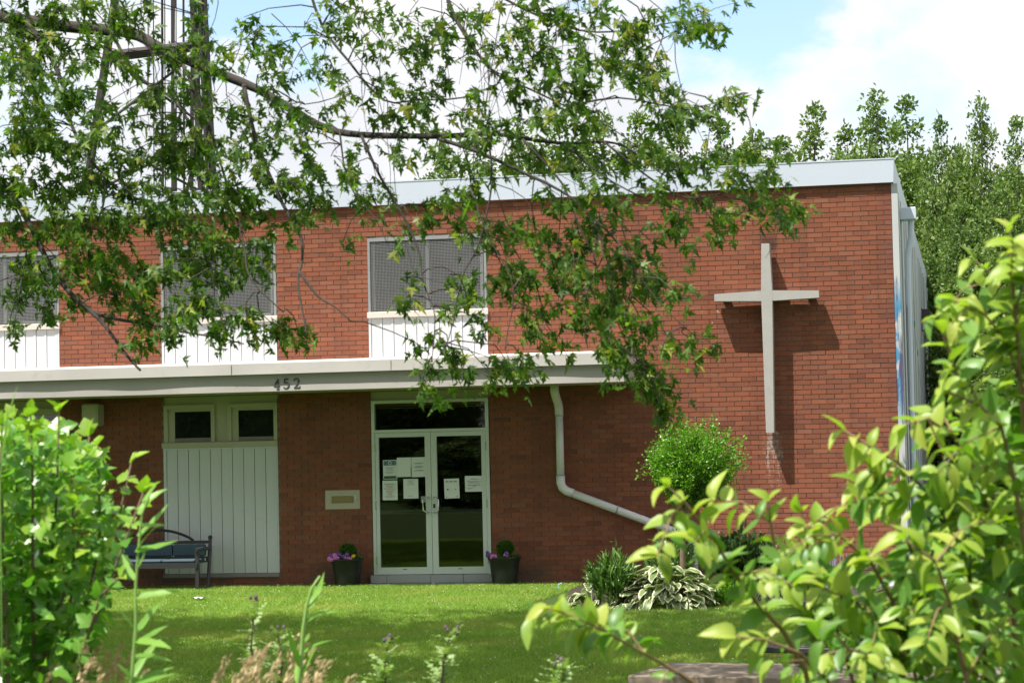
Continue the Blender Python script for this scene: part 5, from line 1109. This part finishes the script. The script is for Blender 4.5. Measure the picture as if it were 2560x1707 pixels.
# the crown overhead, out of the picture, that shades the lawn
pts_ = []
SX, SY = SUN_DIR.x/-SUN_DIR.z, SUN_DIR.y/-SUN_DIR.z
clumps = []
while len(clumps) < 820:
    gx, gy = rng.uniform(-15, 3.0), rng.uniform(-14.4, -5.5)
    if gy > -6.4 and rng.random() < .35+.3*math.sin(gx*1.7): continue
    if math.sin(gx*.9+gy*1.9)+.6*math.sin(gx*2.3-gy*1.1) > .62: continue
    z = rng.uniform(6.0, 10.5); clumps.append((gx-SX*z, gy-SY*z, z))
C = np.array(clumps); off = rng.normal(size=(len(C), 56, 3))*np.array([.38, .38, .28]); P = (C[:, None]+off).reshape(-1, 3)
x, y, d = to_px(P); P = P[(d < 0) | (y < -75) | (x < -90) | (x > 2450)]
M = frames(P, rdir(len(P))+np.array([.2, 0, -.5]), rng.normal(size=P.shape)*.6+np.array([0, 0, 1]), rng.uniform(.15, .21, len(P)))
joined('overhead_foliage', MAPLE, M, MAT['maple_leaf'], MP, kind='stuff')
for k in range(16):
    e = C[rng.integers(len(C))]; s = np.array(TR)+np.array([.35, .5, rng.uniform(4.5, 8)]); md_ = (s+e)/2+np.array([0, 0, .8])
    q = bez(s, md_, e, 10); xx, yy_, dd = to_px(np.array(q))
    if ((yy_ > -20) & (xx > 0) & (dd > 0)).any(): continue
    m_ = MB(); m_.tube(q, [.09*(1-.9*i/9) for i in range(10)], 7); m_.build('branch', MAT['bark'], MP, smooth=True)

# ------------------------------------------------------------------ steel mast behind the roof
tz = at(420, 300, 76.0); TW = thing('steel_mast', (tz.x, tz.y, 0), 'rust-brown steel lattice mast with cables rising behind the roof', 'mast')
def leg(p_top, p_low, w_, dp_, dd, mat='tower'):
    a, b_ = at(*p_top, dd), at(*p_low, dd); k = a.z/(a.z-b_.z); base = a.lerp(b_, k)
    m = MB(); v = [base, a]
    for (p, q) in ((base, a),):
        m.v += [(p.x-w_/2, p.y-dp_/2, p.z), (p.x+w_/2, p.y-dp_/2, p.z), (p.x+w_/2, p.y+dp_/2, p.z), (p.x-w_/2, p.y+dp_/2, p.z), (q.x-w_/2, q.y-dp_/2, q.z), (q.x+w_/2, q.y-dp_/2, q.z), (q.x+w_/2, q.y+dp_/2, q.z), (q.x-w_/2, q.y+dp_/2, q.z)]
        for f in ((0, 1, 5, 4), (1, 2, 6, 5), (2, 3, 7, 6), (3, 0, 4, 7), (4, 5, 6, 7)): m.f.append(f); m.mi.append(0)
    m.build('mast_leg', MAT[mat], TW)
leg((276, -80), (213, 340), .2, .25, 76); leg((440, -80), (463, 450), .15, .3, 76); leg((452, -80), (478, 450), .08, .1, 75.7); leg((463, -80), (491, 450), .17, .3, 76.2)
leg((399, -80), (400, 450), .16, .16, 79); leg((443, -80), (440, 450), .10, .12, 79)
for x, w_ in ((372, .09), (378, .04), (421, .08), (352, .04)):
    m_ = MB(); a, b_ = at(x, -80, 77.5), at(x+2, 460, 77.5); m_.tube([Vector((b_.x, b_.y, 0)), b_, a], w_/2, 5); m_.build('cable', MAT['tower'], TW)
for x in (341, 404):
    m_ = MB(); a, b_ = at(x, 20, 76.5), at(x-2, 250, 76.5); m_.tube([b_, a], .035, 5); m_.build('antenna_rod', MAT['lens'], TW)
for (p, q) in (((250, 130), (470, 104)),):
    m_ = MB(); a, b_ = at(*p, 75.9), at(*q, 75.9); m_.tube([a, b_], [.2, .2], 4); m_.build('cross_beam', MAT['tower'], TW)
for (p, q) in (((250, 130), (470, 290)), ((470, 110), (220, 300)), ((400, 150), (480, 300)), ((398, 300), (470, 130)), ((215, 310), (480, 450)), ((490, 300), (200, 450)), ((440, 240), (480, 220)), ((400, 210), (440, 300))):
    m_ = MB(); m_.tube([at(*p, 77), at(*q, 77)], .05, 5); m_.build('brace', MAT['tower'], TW)

# ------------------------------------------------------------------ trees beyond
def far_tree(seed, W=5.0, H=10.0, ns=13):
    """broad crown made of several upright leaders, each a column of leaf clumps tapering to a loose tip"""
    r = np.random.default_rng(seed); P, A = [], []; limbs = MB(); limbs.tube([(0, 0, 0), (.03, 0, H*.4), (0, .05, H*.8)], [.22, .16, .05], 8)
    for i in range(ns):
        a = r.uniform(0, 6.283); u = 0 if i == 0 else r.uniform(.25, 1.0); ox, oy = math.cos(a)*W/2*u*.8, math.sin(a)*W/2*u*.8
        top = H*(1-.30*u**1.4)*r.uniform(.84, 1.0) if i else H*.985; z0 = H*r.uniform(.03, .12); Rm = r.uniform(.70, 1.10)*(1.15-.3*u)
        limbs.tube([(0, 0, H*.12), (ox*.6, oy*.6, H*.3), (ox, oy, top*.6), (ox, oy, top*.96)], [.10, .08, .05, .01], 5, caps=False)
        nc = 74; t = r.uniform(0, 1, nc)**.9; t[:5] = (.90, .93, .96, .985, 1.0)
        R = Rm*np.clip(1-t**3.2, 0, 1)**.8*r.uniform(.55, 1.12, nc)+.03; az = r.uniform(0, 6.283, nc)
        cc = np.stack([ox+np.cos(az)*R+r.normal(size=nc)*.05, oy+np.sin(az)*R, z0+(top-z0)*t], 1); rad = r.uniform(.13, .27, nc)*(1-.66*t**3)
        per = 8800; pk = r.choice(nc, per, p=(rad**2/np.sum(rad**2))); q = r.normal(size=(per, 3))
        P.append(cc[pk]+q*rad[pk][:, None]*np.array([1, 1, 1.05])); A.append(unit(q)*.6+r.normal(size=(per, 3))*.6+np.array([0, 0, .3]))
    P = np.concatenate(P); A = np.concatenate(A); P[:, 2] = np.maximum(P[:, 2], .25)
    n = len(P); M = frames(P, A, r.normal(size=(n, 3))+np.array([0, -.3, .8]), r.uniform(.09, .16, n))
    V, T = DIA; Wv = np.einsum('nij,vj->nvi', M[:, :3, :3], V)+M[:, None, :3, 3]; TT = (T[None]+(np.arange(n)*4)[:, None, None]).reshape(-1, 3)
    return Wv.reshape(-1, 3), TT, limbs
VAR = []
for s_, mt in ((101, 'far_leaf2'), (102, 'far_leaf'), (103, 'far_leaf2'), (104, 'far_leaf')):
    Wv, TT, limbs = far_tree(s_); VAR.append((fast_mesh('crown', Wv, TT, MAT[mt]), limbs.mesh('trunk', MAT['bark'])))
def place_tree(loc, H, wsc, v, rot, label, group):
    t = thing('broadleaf_tree', loc, label, 'tree', group); s = H/10.0; t.scale = (s*wsc, s*wsc, s); t.rotation_euler = (0, 0, rot)
    for nm, me in (('crown', VAR[v][0]), ('trunk', VAR[v][1])): o = bpy.data.objects.new(nm, me); col.objects.link(o); o.parent = t
ords = ['first', 'second', 'third', 'fourth', 'fifth', 'sixth', 'seventh', 'eighth', 'ninth', 'tenth', 'eleventh', 'twelfth', 'thirteenth', 'fourteenth', 'fifteenth', 'sixteenth']
row = [(1010, 350, 70), (1095, 325, 72), (1190, 302, 70), (1285, 280, 71), (1385, 276, 72), (1468, 272, 70), (1560, 246, 68), (1655, 282, 72), (1735, 312, 71), (1795, 330, 74), (1868, 250, 70), (1945, 300, 74), (2012, 222, 69), (2082, 238, 72)]
random.seed(19)
for i, (x, y, d) in enumerate(row):
    p = at(x, y, d); place_tree((p.x, p.y, 0), p.z*1.02, .95 if y < 260 else 1.05, i % 4, random.uniform(0, 6.28), 'leafy tree rising behind the roof, %s from the mast towards the corner' % ords[i], 'trees in a row behind the roof')
for i, (x, y, d, lb_, wsc) in enumerate([(40, 425, 72, 'low leafy tree just above the roof at the far left edge', .8), (170, 448, 76, 'low leafy tree above the roof left of the mast', .8), (2160, 278, 66, 'tall tree with its top right beside the roof corner', .7), (2252, 238, 62, 'tallest spire-topped tree right of the building', .7), (2335, 285, 60, 'tall tree cut by the right edge of the picture', .75), (2430, 255, 62, 'broad tree mostly beyond the right edge', .9),
        (2205, 470, 52, 'bushy tree close behind the side wall floodlight', .95), (2300, 430, 47, 'bushy tree right of the painted side wall', .95), (2390, 520, 44, 'darker bushy tree behind the arching shrub', 1.0), (2255, 640, 56, 'shorter tree filling the gap beyond the side wall', 1.2), (2340, 760, 42, 'low leafy tree behind the shrub at the right', 1.3)]):
    p = at(x, y, d); place_tree((p.x, p.y, 0), p.z*1.02, wsc, (i+1) % 4, random.uniform(0, 6.28), lb_, 'trees around the building')
for i, (x, y, H) in enumerate([(-22, -58, 12), (-14, -62, 14), (-7, -57, 11), (-1, -63, 14), (6, -58, 12), (13, -61, 13), (-30, -60, 13)]):
    place_tree((x, y, 0), H, 1.25, i % 4, i*1.3, 'street tree across the road, only seen reflected, %s in its row' % ords[i], 'trees across the road')
for i, (x, y, H, wsc) in enumerate([(-15, -40, 2.6, 2.2), (-10.5, -43, 3.2, 1.8), (-6.5, -39, 2.2, 2.4), (-2.5, -44, 3.6, 1.7), (3, -41, 2.8, 2.0), (8, -43, 3.0, 2.0)]):
    t = thing('roadside_bush', (x, y, 0), 'roadside bush only seen reflected in the glass doors, %s in its row' % ords[i], 'bush', 'bushes across the road'); k_ = H/10.0; t.scale = (k_*wsc*1.6, k_*wsc*1.6, k_)
    o = bpy.data.objects.new('foliage', VAR[i % 4][0]); col.objects.link(o); o.parent = t
